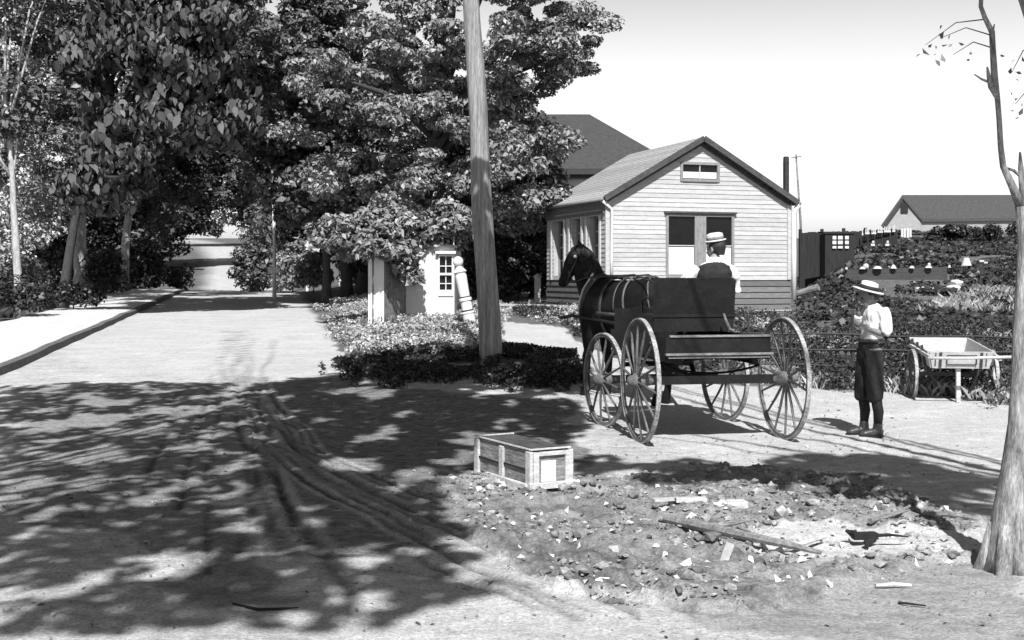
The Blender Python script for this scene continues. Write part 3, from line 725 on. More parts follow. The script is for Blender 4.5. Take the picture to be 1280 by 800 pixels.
for q in (.30, .72): mu.box(((wx0 + wx1) / 2, yb + .033, wz0b + (wz1b - wz0b) * q), (wx1 - wx0 - .06, .03, .022))
mu.build('sash', 'white', fw)
MB().box(((wx0 + wx1) / 2, yb - .06, wz1b + .05), (wx1 - wx0 + .14, .16, .07)).build('window_hood', 'white', lh)
rr_ = MB()
for s in (-1, 1):
    e = xl - .15 if s < 0 else xr_ + .08
    ze = zt_ + .16
    rr_.add([(xm, yb - .15, zt_ + .34), (e, yb - .15, ze), (e, yb + 4.3, ze), (xm, yb + 4.3, zt_ + .34), (xm, yb - .15, zt_ + .27), (e, yb - .15, ze - .07), (e, yb + 4.3, ze - .07), (xm, yb + 4.3, zt_ + .27)], [(0, 1, 2, 3), (7, 6, 5, 4), (0, 4, 5, 1), (1, 5, 6, 2), (2, 6, 7, 3)])
rr_.build('roof', 'darkroof', lh)
sh = thing('board_shed', 'small board shed with one white end and one side coloured dark for shade', 'shed', (0, 0, 0))
sx0, sz1 = at(461, 322, 30); sx1, _ = at(480, 322, 30); sx2, sz2 = at(513, 332, 31.2); sz0 = .35
MB().prism([(sx0 + .12, 30.0, sz0), (sx1, 30, sz0), (sx1, 30, sz1), (sx0 + .12, 30, sz1)], (0, .06, 0)).build('white_end', 'white', sh)
MB().box((sx0 + .04, 30.0, (sz0 + sz1 + .1) / 2), (.1, .1, sz1 + .1 - sz0)).build('door_post', 'white', sh)
mb = MB(); n = 9
for k in range(n):
    ta, tb_ = k / n, (k + .94) / n
    a = Vector((sx1 + .01, 30.02, sz0)).lerp(Vector((sx2, 31.2, sz0)), ta); b = Vector((sx1 + .01, 30.02, sz0)).lerp(Vector((sx2, 31.2, sz0)), tb_)
    h = sz1 + (sz2 - sz1) * ta - sz0 - .02 * (k % 3)
    mb.prism([a, b, b + Vector((0, 0, h)), a + Vector((0, 0, h))], (-.02, .03, 0))
mb.build('board_side', 'wood_old', sh)  # dark timber colour stands in for shade on this side
MB().prism([(sx0, 29.9, sz1 + .03), (sx1 + .08, 29.9, sz1 + .03), (sx2 + .1, 31.2, sz2 + .03), (sx2 - .9, 32.0, sz2 + .05), (sx0, 31.4, sz1 + .05)], (0, 0, .05)).build('roof', 'darkroof', sh)

# globed white post, leaning
gpx, gpy = G(588, 405); gzz = tz(gpx, gpy); sc = gpy / F
lp = thing('globe_post', 'leaning white post topped by a white ball', 'post', (gpx, gpy, gzz - .03), 0)
k = 1.0 * sc
Lm = Matrix.Rotation(R(-11), 3, 'Y')
pr = [(7.5, 0), (7.5, 14), (8.5, 16), (7, 18), (6.6, 30), (8, 31.5), (8, 34), (6.4, 36), (6.6, 44), (7.2, 62), (6.4, 66), (8.4, 68), (3.0, 75)]
MB().lathe([(r * k, z * k) for r, z in pr], 16, m=Lm).build('post', 'white', lp)
MB().lathe([(7.8 * k, 18.2 * k), (8.1 * k, 19 * k), (7.4 * k, 19.8 * k)], 16, m=Lm).build('iron_band', 'iron', lp)
MB().lathe([(7.5 * k, 35.4 * k), (7.9 * k, 36 * k), (7.2 * k, 36.8 * k)], 16, m=Lm).build('iron_band', 'iron', lp)
MB().ball(Lm @ Vector((0, 0, 81 * k)), 6.6 * k, 18, 12).build('ball', 'white', lp, True)

# ------------------------------------------------------------------ poles and fences on the left
upx, upy = -.41 * 19 / 23.8 * 1.25, 19.0
upx = (614 - CX) / F * upy; upz = tz(upx, upy)
up = thing('utility_pole', 'tall bare weathered timber pole leaning slightly left', 'utility pole', (upx, upy, upz - .1))
pts = []; rr = []
for i in range(24):
    h = i / 23 * 9.0; pts.append((-.0 - h * .0535 + .012 * math.sin(h * 1.9), .01 * math.sin(h * 1.3), h)); rr.append(.182 - .0085 * h + .004 * math.sin(h * 3.1))
MB().tube(pts, rr, 18).build('pole', 'pole', up, True)
mb = MB().bar((-.48 - .9, 0.2, 8.6), (-.48 + .9, .2, 8.6), .09, .12); ca_ = mb.build('crossarm', 'pole', up)
for q in (-.75, -.35, .35, .75): MB().lathe([(.02, 8.66), (.02, 8.72), (.045, 8.74), (.05, 8.8), (.03, 8.86)], 10, c=(-.48 + q, .2, 0)).build('insulator', 'glass', ca_)

tp = thing('sign_pole', 'thin white pole with a small cross piece beside the far bushes', 'pole', (P(343, 350, 50)[0], 50, tz(P(343, 350, 50)[0], 50)))
zt1 = P(343, 232, 50)[2] - tp.location.z
MB().tube([(0, 0, -.1), (.0, 0, zt1 * .5), (-.05, 0, zt1)], [.085, .07, .06], 8).build('pole', 'white', tp, True)
MB().box((0, -.1, P(343, 338, 50)[2] - tp.location.z), (.5, .04, .2)).build('cross_piece', 'white', tp)
MB().ball((-.05, 0, zt1), .1, 8, 6).build('knob', 'iron', tp)
wfz = thing('rail_fence', 'white three rail fence far behind the maple trunks', 'fence', (0, 0, 0))
for py in (306, 313, 319):
    a = P(380, py, 62); b = P(428, py - 1, 60); MB().bar(a, b, .05, .16).build('rail', 'white', wfz)
for px in (384, 405, 425):
    a = P(px, 303, 61.2); MB().box((a[0], 61.25, (a[2] + tz(a[0], 61.25)) / 2), (.12, .12, a[2] - tz(a[0], 61.25) + .2)).build('post', 'white', wfz)
# ------------------------------------------------------------------ right-hand hillside
barn = thing('barn', 'long low barn with a pale gable end on the hillside', 'barn', (0, 0, 0))
Yb = 70
def bp(px, py, Y=Yb): return Vector(P(px, py, Y))
ga = bp(1128, 246); gl = bp(1107, 279); gr = bp(1150, 274)
# gable faces the camera, slightly turned; ridge runs to the right and away
rd = Vector((13.0, 5.0, .35))
zbm = 3.0
MB().prism([(gl.x, Yb, zbm), (gr.x, Yb, zbm), (gr.x, Yb, gr.z), (ga.x, Yb, ga.z), (gl.x, Yb, gl.z)], (rd.x, rd.y, 0)).build('wall', 'barnwall', barn)
br = MB(); ext = Vector((-.05, -.05, 0))
A = ga + ext + Vector((0, -.08, .1)); Bv = gr + Vector((.12, -.12, .02)); Cv = gl + Vector((-.3, -.12, -.12))
for e in (Bv, Cv):
    vs = [A, e, e + rd * 1.02, A + rd * 1.02]; vs2 = [v - Vector((0, 0, .18)) for v in vs]
    br.add(vs + vs2, [(0, 1, 2, 3), (7, 6, 5, 4), (0, 4, 5, 1), (1, 5, 6, 2), (2, 6, 7, 3)])
brf = br.build('roof', mat('old_barn_shingle', .06, .9, .35, 5, (1, 4, 4), fine=.3, bump=.3), barn)
MB().box((bp(1130, 260).x, Yb - .05, bp(1130, 260).z), (.42, .08, .56)).build('vent', 'fence_dark', barn)
# thin pole above the hillside
sp = thing('thin_pole', 'thin leaning pole against the sky right of the cottage', 'pole', (P(1004, 290, 55)[0], 55, tz(P(1004, 290, 55)[0], 55)))
hz = P(996, 193, 55)[2] - sp.location.z
MB().tube([(0, 0, -.2), (-.12, 0, hz * .5), (-.33, 0, hz)], [.07, .055, .04], 7).build('pole', 'wood_old', sp, True)
MB().bar((-.55, -.07, hz - .15), (-.1, -.07, hz - .1), .05).build('crosspiece', 'wood_old', sp)
# dark board fence along the top of the garden
df = thing('board_fence', 'tall dark board fence along the top of the garden', 'fence', (0, 0, 0))
for i in range(36):
    px = 1001 + i * 3.4; Y = 52 - i * .02; x, y, z = P(px, 291 - i * .10 + random.uniform(-1, 1) * .8, Y)
    if i % 8 == 0: MB().box((x, Y + .1, (z + tz(x, Y)) / 2), (.12, .12, z - tz(x, Y) + .3)).build('post', 'fence_dark', df)
    if i == 0: bd = MB()
    bd.box((x, Y, (z + tz(x, Y) - .3) / 2), (.112, .04, z - tz(x, Y) + .3), random.uniform(-.05, .05))
bd.build('boards', 'fence_dark', df)
gsx, gsy = P(1051, 300, 49)[0], 49.0
gs = thing('glazed_shed', 'dark garden shed with a nine pane white window frame', 'shed', (gsx, gsy, tz(gsx, gsy)))
zl_ = lambda py: P(0, py, 49)[2] - gs.location.z
MB().box((0, .6, zl_(292) / 2 - .2), (1.2, .9, zl_(292) + .4)).build('wall', 'fence_dark', gs)
MB().prism([(-.66, .1, zl_(292)), (.66, .1, zl_(292)), (.66, 1.1, zl_(290)), (-.66, 1.1, zl_(290))], (0, 0, .06)).build('roof', 'fence_dark', gs)
for r_, py in enumerate((297, 303, 309)):
    for c_ in (-1, 0, 1):
        w = .19 if c_ == 0 else .15
        MB().box((c_ * .27 + (.03 if c_ < 0 else 0), .08, zl_(py)), (w, .02, .14 if r_ < 2 else .10), random.uniform(-.1, .1)).build('pane', 'paper', gs)
# linen pieces on the fence line
gl_ = 'white cloths pinned along the board fence'
for i, (px, w, h, lab) in enumerate([(1078, .06, .22, 'narrowest white cloth, leftmost on the dark board fence'), (1084, .18, .2, 'short white cloth, second from left on the dark board fence'), (1092, .2, .24, 'tall white cloth, third from left on the dark board fence'), (1100, .22, .2, 'white cloth, third from right on the dark board fence'), (1109, .28, .22, 'widest white cloth, second from right on the dark board fence'), (1117, .12, .24, 'narrow white cloth, rightmost on the dark board fence')]):
    x, y, z = P(px, 289 - i * .9, 51.2)
    mb = MB(); n = max(1, int(w / .06)); s = w / n
    for k in range(n): mb.box((x - w / 2 + s * (k + .5), y + random.uniform(-.01, .01), z + random.uniform(-.03, .02)), (s * .62, .02, h * random.uniform(.7, 1)), random.uniform(-.2, .2))
    mb.box((x, y - .02, z - h * .62), (w * 1.05, .025, .07))
    tag(mb.build('cloth', 'linen'), lab, 'cloth', gl_)
x, y, z = P(1133, 291, 50.5); mb = MB()
for k in range(4): mb.box((x - .18 + k * .12, y + .03 * (k % 2), z), (.10, .02, .36 + .03 * (k % 3)), .15)
tag(mb.build('cloth', 'linen'), 'pale pleated cloth hung below the barn gable', 'cloth')
for px, py, lab in ((1091, 306, 'small white cloth low down below the middle of the board fence'), (1109, 306, 'small grey cloth low down near the right of the board fence')):
    x, y, z = P(px, py, 48.5); mb = MB().box((x, y, z), (.17, .03, .09), .2).box((x + .02, y, z + .12), (.08, .03, .09), -.2); tag(mb.build('cloth', 'linen'), lab, 'cloth', 'small cloths on the garden slope')
# long dark board screen with white domes set along the top
scn = thing('garden_screen', 'long low dark board screen across the garden slope', 'screen', (0, 0, 0))
a = P(1056, 337, 40.5); b = P(1184, 333, 40.5)
zbt = tz((a[0] + b[0]) / 2, 40.5) - .4
for i in range(7):
    zt2 = a[2] - i * .15
    if zt2 < zbt: break
    MB().bar((a[0], 40.5 - i * .004, zt2 - .075), (b[0], 40.5 - i * .004, zt2 - .075 + .1), .04, .145).build('board', 'shedgrey', scn)
for t in (.02, .35, .68, .98):
    x = a[0] + (b[0] - a[0]) * t; MB().box((x, 40.58, (a[2] + zbt) / 2), (.1, .1, a[2] - zbt)).build('post', 'fence_dark', scn)
gd = 'white covers along the dark garden screen'
domes = [(1059, .10, .07, 'smallest white dome at the left end of the dark garden screen'), (1079, .20, .08, 'low lumpy white cover, second from left on the garden screen'), (1098, .30, .09, 'widest low white dome on the garden screen'), (1118, .22, .13, 'pointed white cover beside the widest dome on the garden screen'),
         (1141, .18, .08, 'small white cover in the middle gap of the garden screen'), (1162, .24, .08, 'white dome with a knob on top on the garden screen'), (1188, .10, .09, 'tiny white cover just past the right end of the garden screen')]
for i, (px, w, h, lab) in enumerate(domes):
    x, y, z = P(px, 335.5 - i * .35, 40.3)
    pr = [(w * .52, 0), (w * .40, h * .5), (w * .3, h * .85), (.02, h)] if i != 3 else [(w * .5, 0), (w * .3, h * .6), (.02, h)]
    mb = MB().lathe(pr, 12, c=(x, y + .1, z - .03))
    if i == 5: mb.lathe([(.05, 0), (.06, .05), (.02, .09)], 10, c=(x + .02, y + .1, z + h - .03))
    if i == 1: mb.ball((x + .12, y + .1, z + .06), .1, 8, 6)
    tag(mb.build('garden_cover', 'linen', smooth=False), lab, 'cover', gd)
x, y, z = P(1208, 332, 40)
tag(MB().lathe([(.17, 0), (.09, .24), (.07, .26)], 12, c=(x, y, z)).build('garden_cover', 'linen'), 'tall white cone shaped cover right of the garden screen', 'cover', gd)
ph = thing('garden_post', 'dark crooked stick with white scraps on top on the slope', 'stick', (P(1225, 370, 38)[0], 38, tz(P(1225, 370, 38)[0], 38) - .1))
zt3 = P(1228, 327, 38)[2] - ph.location.z
MB().tube([(0, 0, 0), (.02, 0, zt3 * .5), (.03, 0, zt3 * .8), (.10, 0, zt3)], [.035, .03, .03, .02], 7).build('stick', 'iron', ph)
MB().box((.03, -.05, zt3 + .02), (.16, .05, .06), .3).box((.17, -.04, zt3 - .03), (.1, .04, .05), -.3).build('scrap', 'linen', ph)
for px, py, Y, d, lab in ((1192, 366, 37, (.36, .3, .13), 'flat white board lying on the slope below the cone cover'), (1196, 356, 38.5, (.3, .3, .2), 'grey stone on the slope above the flat white board'), (1152, 372, 36.5, (.30, .2, .12), 'white stone below the middle of the garden screen'), (1166, 371, 36.5, (.18, .15, .1), 'small white stone below the right of the garden screen')):
    x, y, z = P(px, py, Y); z = max(z, tz(x, Y) + .12)
    tag(MB().box((x, Y, z), d, .3, m=Matrix.Rotation(.25, 3, 'X') @ Matrix.Rotation(.4, 3, 'Z')).build('stone' if 'stone' in lab else 'board', 'linen' if 'white' in lab else 'stone', bevel=.03), lab, 'stone' if 'stone' in lab else 'board')
lg = P(1008, 364, 37.5)
tag(MB().tube([(lg[0] - .4, 37.8, lg[2] - .12), (lg[0], 37.6, lg[2]), (lg[0] + .35, 37.4, lg[2] + .12)], [.09, .10, .12], 9).build('log', 'wood_old'), 'pale cut log end beside the cottage right corner', 'log')
# low three-rail fence behind the cart
rf_ = thing('rail_fence', 'low dark three rail fence behind the boy and the handcart', 'fence', (0, 0, 0))
Yf = 17.6
f0, f1 = 3.3, 9.6
def fy(x): return 17.3 + (x - 4) * .05
for h in (.72, .50, .27):
    pts = [(x, fy(x), tz(x, fy(x)) + h + .012 * math.sin(x * 3 + h * 9) - (x - 4) * .022) for x in np.linspace(f0, f1, 12)]
    MB().tube(pts, .017, 6).build('rail', 'iron', rf_, True)
for x in (3.4, 4.93, 6.1, 7.15, 8.3, 9.5):
    MB().tube([(x, fy(x) + .03, tz(x, fy(x)) - .1), (x + .01, fy(x) + .03, tz(x, fy(x)) + .98 if x < 5 else tz(x, fy(x)) + .80)], [.022, .018], 7).build('post', 'iron', rf_)

# ------------------------------------------------------------------ wheels, wagon
def wheel(parent, r, x, y, side, nsp=14, rim=.036, hubl=.24, hubr=.075, mat_='wheel', yaw=0):
    w = MB(); n = 48
    base = 0
    for i in range(n):
        a = 2 * math.pi * i / n
        for rr_, xx in ((r - .012, -rim / 2), (r - .012, rim / 2), (r - .012 - rim, rim / 2 * .8), (r - .012 - rim, -rim / 2 * .8)): w.v.append((xx, rr_ * math.cos(a), rr_ * math.sin(a)))
    for i in range(n):
        A, B = i * 4, ((i + 1) % n) * 4
        for j in range(4): w.f.append((A + j, A + (j + 1) % 4, B + (j + 1) % 4, B + j))
    for i in range(nsp):
        a = 2 * math.pi * (i + .3) / nsp; c, s = math.cos(a), math.sin(a)
        w.tube([(side * .03, hubr * .8 * c, hubr * .8 * s), (side * .022, (r * .5) * c, (r * .5) * s), (0, (r - rim - .01) * c, (r - rim - .01) * s)], [.0145, .014, .011], 7)
    o = w.build('wheel', mat_, parent); o.location = (x, y, r); o.rotation_euler = (0, 0, yaw)
    t = MB()
    for i in range(n):
        a = 2 * math.pi * i / n
        for rr_, xx in ((r, -rim / 2 - .003), (r, rim / 2 + .003), (r - .014, rim / 2 + .003), (r - .014, -rim / 2 - .003)): t.v.append((xx, rr_ * math.cos(a), rr_ * math.sin(a)))
    for i in range(n):
        A, B = i * 4, ((i + 1) % n) * 4
        for j in range(4): t.f.append((A + j, A + (j + 1) % 4, B + (j + 1) % 4, B + j))
    t.build('tyre', 'tyre', o)
    h = MB().lathe([(.03, -hubl * .62 * 1), (.045, -hubl * .5), (.055, -hubl * .35), (hubr, -.05), (hubr, .05), (.055, hubl * .35), (.045, hubl * .5), (.02, hubl * .55)], 14, m=Matrix.Rotation(math.pi / 2 * -1, 3, 'Y'))
    h.build('hub', mat_, o, True)
    return o
PH = R(11)
wg = thing('spring_wagon', 'dark open spring wagon on four tall spoked wheels', 'wagon', (2.02, 12.1, 0), PH)
wg.location.z = gz(2.0, 12.1) - .01
RW, FW, WB, TR = .625, .52, 1.5, .76
wheel(wg, RW, -TR, 0, -1); wheel(wg, RW, TR, 0, 1)
ay = R(9); cy, sy = math.cos(ay), math.sin(ay)
for s in (-1, 1): wheel(wg, FW, s * TR * cy, WB + s * TR * sy, s, nsp=12, yaw=ay)
ax = MB().bar((-TR + .06, 0, RW), (TR - .06, 0, RW), .075, .085); ax.build('rear_axle', 'wagon', wg)
ax = MB().bar((-(TR - .06) * cy, WB - (TR - .06) * sy, FW), ((TR - .06) * cy, WB + (TR - .06) * sy, FW), .075, .085); ax.bar((0, WB, FW), (0, WB, .76), .09).build('front_axle', 'wagon', wg)
MB().tube([(0, 0, RW + .01), (0, .7, RW - .02), (0, WB, FW + .12)], .03, 8).build('reach_pole', 'wagon', wg)
def ell_spring(c, half, ax_):
    m = MB()
    for sg in (-1, 1):
        pts = []
        for i in range(11):
            t = -1 + i * .2; d = half * t; zz = sg * .075 * (1 - t * t)
            pts.append((c[0] + (d if ax_ == 'x' else 0), c[1] + (d if ax_ == 'y' else 0), c[2] + zz))
        m.tube(pts, .022, 6, ry=.012)
    return m
ell_spring((0, 0, .765), .5, 'x').build('spring', 'wagon', wg); ell_spring((0, WB, .765), .5, 'x').build('spring', 'wagon', wg)
fl = MB().box((0, .82, .855), (1.06, 1.96, .03)).build('bed_floor', 'wagon', wg)
for s in (-1, 1): MB().box((s * .535, .82, .955), (.03, 1.98, .21)).build('side_board', 'wagon', wg)
MB().box((0, -.165, .985), (1.10, .028, .15)).build('tailboard', 'wagon', wg)
MB().box((.02, -.178, 1.073), (1.06, .04, .02)).build('worn_top_rail', 'wagon_edge', wg)
MB().box((0, -.2, .895), (1.12, .06, .02)).box((0, -.19, .865), (1.06, .04, .02)).build('sill_board', 'wagon_edge', wg)
for q in (-.4, .4): MB().box((q, .8, .815), (.06, 1.9, .05)).build('bed_bearer', 'wagon', wg)
MB().box((0, 1.79, 1.10), (1.02, .03, .40), m=Matrix.Rotation(R(4), 3, 'X')).build('dashboard', 'wagon', wg)
sx = .08
MB().box((sx, .78, 1.155), (.90, .03, .16)).box((sx, 1.16, 1.155), (.90, .03, .16)).box((sx - .44, .97, 1.155), (.03, .36, .16)).box((sx + .44, .97, 1.155), (.03, .36, .16)).build('seat_box', 'wagon', wg)
MB().box((sx, .98, 1.245), (.94, .46, .03)).build('seat', 'wagon', wg)
MB().box((sx, .745, 1.45), (.86, .028, .40), m=Matrix.Rotation(R(8), 3, 'X')).build('seat_back', 'wagon', wg)
for s in (-1, 1):
    MB().bar((sx + s * .435, .77, 1.26), (sx + s * .435, .72, 1.63), .022, .035).build('back_stay', 'wagon', wg)
    MB().tube([(sx + s * .445, .78, 1.42), (sx + s * .46, 1.0, 1.43), (sx + s * .455, 1.17, 1.40), (sx + s * .45, 1.19, 1.26)], .012, 7).build('arm_rail', 'wagon', wg)
MB().tube([(.36, .62, 1.27), (.375, .6, 1.2), (.42, .6, 1.10), (.47, .6, 1.08)], [.012, .016, .02, .02], 7).build('iron_bracket', 'wheel', wg)
MB().tube([(-.6, .45, .75), (-.62, .3, .8), (-.63, .05, 1.0)], .014, 7).box((-.62, .5, .74), (.2, .09, .02)).build('step', 'iron', wg)
# horse frame, in world axes about its own origin
FV = Vector((-math.sin(R(36)), math.cos(R(36)), 0)); LV = Vector((-FV.y, FV.x, 0))
HC = Vector((1.48, 15.62, 0)); HC.z = tz(HC.x, HC.y)
hs = thing('horse', 'black harnessed horse standing with its head turned left', 'horse', HC)
def hp(f, l, z): return FV * f + LV * l + Vector((0, 0, z))
# shafts run from the front axle to the horse's shoulders
wm = Matrix.Translation(wg.location) @ Matrix.Rotation(PH, 4, 'Z'); wi = wm.inverted()
for s in (-1, 1):
    e = wi @ (HC + hp(.62, -s * .40, 1.08)); m_ = wi @ (HC + hp(-.55, -s * .42, .98)); q = Vector((s * .38 * cy, WB + s * .38 * sy + .05, FW + .05))
    e2 = wi @ (HC + hp(.95, -s * .34, 1.04))
    MB().tube([q, q.lerp(m_, .5) + Vector((0, 0, .02)), m_, e, e2], [.03, .028, .026, .022, .016], 8).build('shaft', 'wagon', wg, True)
MB().bar((-.42, WB + .22, FW + .14), (.42, WB + .30, FW + .14), .05).build('whiffletree', 'wagon', wg)

b = MB()
b.tube([hp(-.84, 0, 1.20), hp(-.78, 0, 1.24), hp(-.62, 0, 1.26), hp(-.38, 0, 1.24), hp(-.05, 0, 1.18), hp(.25, 0, 1.17), hp(.5, 0, 1.20), hp(.68, 0, 1.20), hp(.80, 0, 1.16)],
       [.07, .19, .27, .29, .30, .29, .26, .21, .10], 16, ry=[.10, .24, .33, .34, .36, .38, .39, .30, .16])
b.tube([hp(.30, 0, 1.40), hp(.48, 0, 1.48), hp(.6, 0, 1.46)], [.1, .12, .1], 10, ry=[.1, .13, .1])
# neck and head, turned left towards the far side of the road
nk = [hp(.46, .0, 1.34), Vector((-.38, .52, 1.47)), Vector((-.47, .62, 1.66)), Vector((-.535, .70, 1.84)), Vector((-.56, .73, 1.93))]
b.tube(nk, [.18, .135, .105, .088, .065], 14, ry=[.29, .235, .18, .14, .09], up=(1, 0, .4))
hd = [Vector((-.52, .74, 1.95)), Vector((-.60, .73, 1.87)), Vector((-.665, .72, 1.75)), Vector((-.735, .70, 1.62)), Vector((-.785, .69, 1.52)), Vector((-.805, .69, 1.46))]
b.tube(hd, [.065, .092, .092, .07, .062, .046], 14, ry=[.075, .12, .12, .082, .074, .05], up=(-1, 0, .5))
b.ball((-.61, .725, 1.77), (.08, .078, .10), 12, 8)          # jaw
for s in (-1, 1): b.tube([Vector((-.55, .74 + s * .05, 1.97)), Vector((-.555, .74 + s * .068, 2.04)), Vector((-.575, .74 + s * .072, 2.11))], [.035, .034, .008], 8)
def leg(pts, rad): b.tube(pts, rad, 10)
for s in (-1, 1):
    o = .05 * s
    leg([hp(.56, s * .13, 1.15), hp(.58, s * .15, .92), hp(.57, s * .15, .62), hp(.57 + o, s * .15, .52), hp(.56 + o, s * .15, .30), hp(.57 + o, s * .15, .14), hp(.60 + o, s * .15, .05), hp(.61 + o, s * .15, -.01)], [.16, .115, .068, .064, .042, .048, .058, .066])
    o = -.08 * s
    leg([hp(-.58, s * .13, 1.18), hp(-.52 + o, s * .16, .95), hp(-.60 + o, s * .16, .72), hp(-.74 + o, s * .16, .54), hp(-.72 + o, s * .16, .32), hp(-.70 + o, s * .16, .15), hp(-.67 + o, s * .16, .06), hp(-.66 + o, s * .16, -.01)], [.22, .17, .10, .066, .046, .05, .06, .068])
remeshed(b, 'body', 'horse', .017, 5, hs)
mn = MB()
cre = [Vector((-.30, .50, 1.63)), Vector((-.37, .58, 1.77)), Vector((-.45, .67, 1.92)), Vector((-.55, .74, 2.02))]
mn.tube([hp(.42, 0, 1.60)] + cre, [.02, .035, .04, .035, .02], 8, ry=[.03, .06, .07, .06, .04], up=(1, 0, .3))
for i in range(30):
    t = random.random() * 2.99; k = int(t); p = cre[k].lerp(cre[k + 1], t - k) if k < 3 else cre[3]
    mn.tube([p, p + Vector((-.05, -.10, -.06)), p + Vector((-.06 + random.uniform(-.04, .04), -.13, -.20))], [.02, .022, .004], 6)
mn.tube([cre[3], cre[3] + Vector((-.10, -.02, -.05)), cre[3] + Vector((-.15, -.02, -.16))], [.03, .035, .005], 6)
mn.build('mane', 'mane', hs, True)
tl = MB().tube([hp(-.83, 0, 1.32), hp(-.93, 0, 1.22), hp(-.96, 0, .95), hp(-.95, 0, .60), hp(-.93, 0, .42)], [.04, .06, .085, .08, .02], 10); tl.build('tail', 'mane', hs, True)
def girth(f, rl, rv, zc, w=.018, lean=0, a0=0, a1=360):
    pts = [hp(f + lean * math.sin(R(a)), rl * math.cos(R(a)), zc + rv * math.sin(R(a))) for a in np.linspace(a0, a1, 33 if a1 - a0 == 360 else 22)]
    if a1 - a0 == 360: return MB().tube(pts[:-1], .012, 6, ry=w, close=True, up=tuple(FV))
    return MB().tube(pts, .012, 6, ry=w, up=tuple(FV))
girth(.16, .315, .40, 1.175, .03).build('saddle_strap', 'leather', hs, True)
girth(-.30, .315, .365, 1.235, .02, .05, -20, 200).build('hip_strap', 'strap', hs, True)
girth(-.12, .32, .375, 1.20, .016, .04, -10, 190).build('hip_strap', 'leather', hs, True)
MB().tube([hp(.2, .33, 1.12), hp(-.4, .33, 1.10), hp(-.75, .25, 1.10), hp(-.88, .0, 1.12), hp(-.75, -.25, 1.10), hp(-.4, -.33, 1.10), hp(.2, -.33, 1.12)], .012, 6, ry=.028).build('breeching', 'strap', hs, True)
MB().tube([hp(.2, 0, 1.585), hp(-.2, 0, 1.575), hp(-.5, 0, 1.60), hp(-.72, 0, 1.50), hp(-.87, 0, 1.36)], .02, 6, ry=.012).build('back_strap', 'strap', hs, True)
for s in (-1, 1): MB().tube([hp(-.52, s * .02, 1.60), hp(-.62, s * .18, 1.50), hp(-.70, s * .25, 1.30), hp(-.75, s * .25, 1.12)], .012, 6, ry=.02).build('hip_strap', 'strap', hs, True)
cl = []
for a in np.linspace(0, 360, 29)[:-1]: cl.append(hp(.60 - .13 * math.sin(R(a)), .215 * math.cos(R(a)), 1.26 + .34 * math.sin(R(a))))
MB().tube(cl, .045, 8, close=True).build('collar', 'leather', hs, True)
for s in (-1, 1):
    MB().tube([hp(.66 - .12, s * .10, 1.64), hp(.62, s * .21, 1.42), hp(.70, s * .22, 1.2), hp(.74, s * .12, 1.0)], .014, 7).build('hame', 'metal', hs, True)
MB().box(hp(.16, 0, 1.595), (.2, .26, .05), R(36)).build('saddle_pad', 'leather', hs, bevel=.015)
br_ = MB()
HO = Vector((-.09, -.12, -.075))
for s in (-1, 1):
    y = s * .095
    br_.tube([Vector((-.41, .87 + y * .8, 2.06)) + HO, Vector((-.50, .85 + y * 1.12, 1.93)) + HO, Vector((-.60, .83 + y, 1.72)) + HO, Vector((-.66, .82 + y * .75, 1.57)) + HO], .008, 6, ry=.015)
br_.tube([Vector((-.645, .82, 1.80)) + HO, Vector((-.62, .73, 1.72)) + HO, Vector((-.57, .82, 1.62)) + HO, Vector((-.62, .91, 1.72)) + HO], .008, 6, ry=.014, close=True)
br_.tube([Vector((-.56, .86, 2.03)) + HO, Vector((-.51, .75, 1.97)) + HO, Vector((-.44, .80, 1.93)) + HO], .008, 6, ry=.014)
br_.build('bridle', 'leather', hs, True)
MB().ball(Vector((-.535, .755, 1.94)) + HO, .024, 10, 7).build('rosette', 'metal', hs, True)
MB().box(Vector((-.60, .738, 1.88)) + HO, (.08, .012, .08)).build('blinker', 'mane', hs, bevel=.004)
for s in (-1, 1): MB().ball(Vector((-.585, .845 + s * .098, 1.90)) + HO, .017, 8, 6).build('eye', 'iron', hs, True)

# ------------------------------------------------------------------ people
def hand(mb, wrist, dirv, palm_n, s=1.0, curl=.6, side=1):
    """palm, four unequal bent fingers and a thumb leaving the side of the palm"""
    w = Vector(wrist); d = Vector(dirv).normalized(); n = Vector(palm_n); n = (n - d * n.dot(d)).normalized(); x = d.cross(n) * side
    mb.tube([w - d * .02 * s, w + d * .03 * s, w + d * .075 * s, w + d * .09 * s], [.022 * s, .036 * s, .04 * s, .034 * s], 10, ry=[.018 * s, .018 * s, .016 * s, .012 * s], up=tuple(n))
    for i, L in enumerate((.07, .08, .074, .056)):
        b0 = w + d * .085 * s + x * ((i - 1.5) * .02 * s)
        d1 = (d * math.cos(curl) + n * math.sin(curl)); d2 = (d * math.cos(2.0 * curl) + n * math.sin(2.0 * curl))
        p1 = b0 + d1 * L * .5 * s; p2 = p1 + d2 * L * .5 * s
        mb.tube([b0 - d * .015 * s, b0, p1, p2], [.009 * s, .0092 * s, .0088 * s, .006 * s], 7)
    t0 = w + d * .03 * s - x * .03 * s; t1 = t0 + (d * .7 - x * .6 + n * .3) * .035 * s; t2 = t1 + (d * .8 - x * .05 + n * .6) * .03 * s
    mb.tube([t0 + x * .012 * s, t0, t1, t2], [.012 * s, .012 * s, .0105 * s, .007 * s], 7)
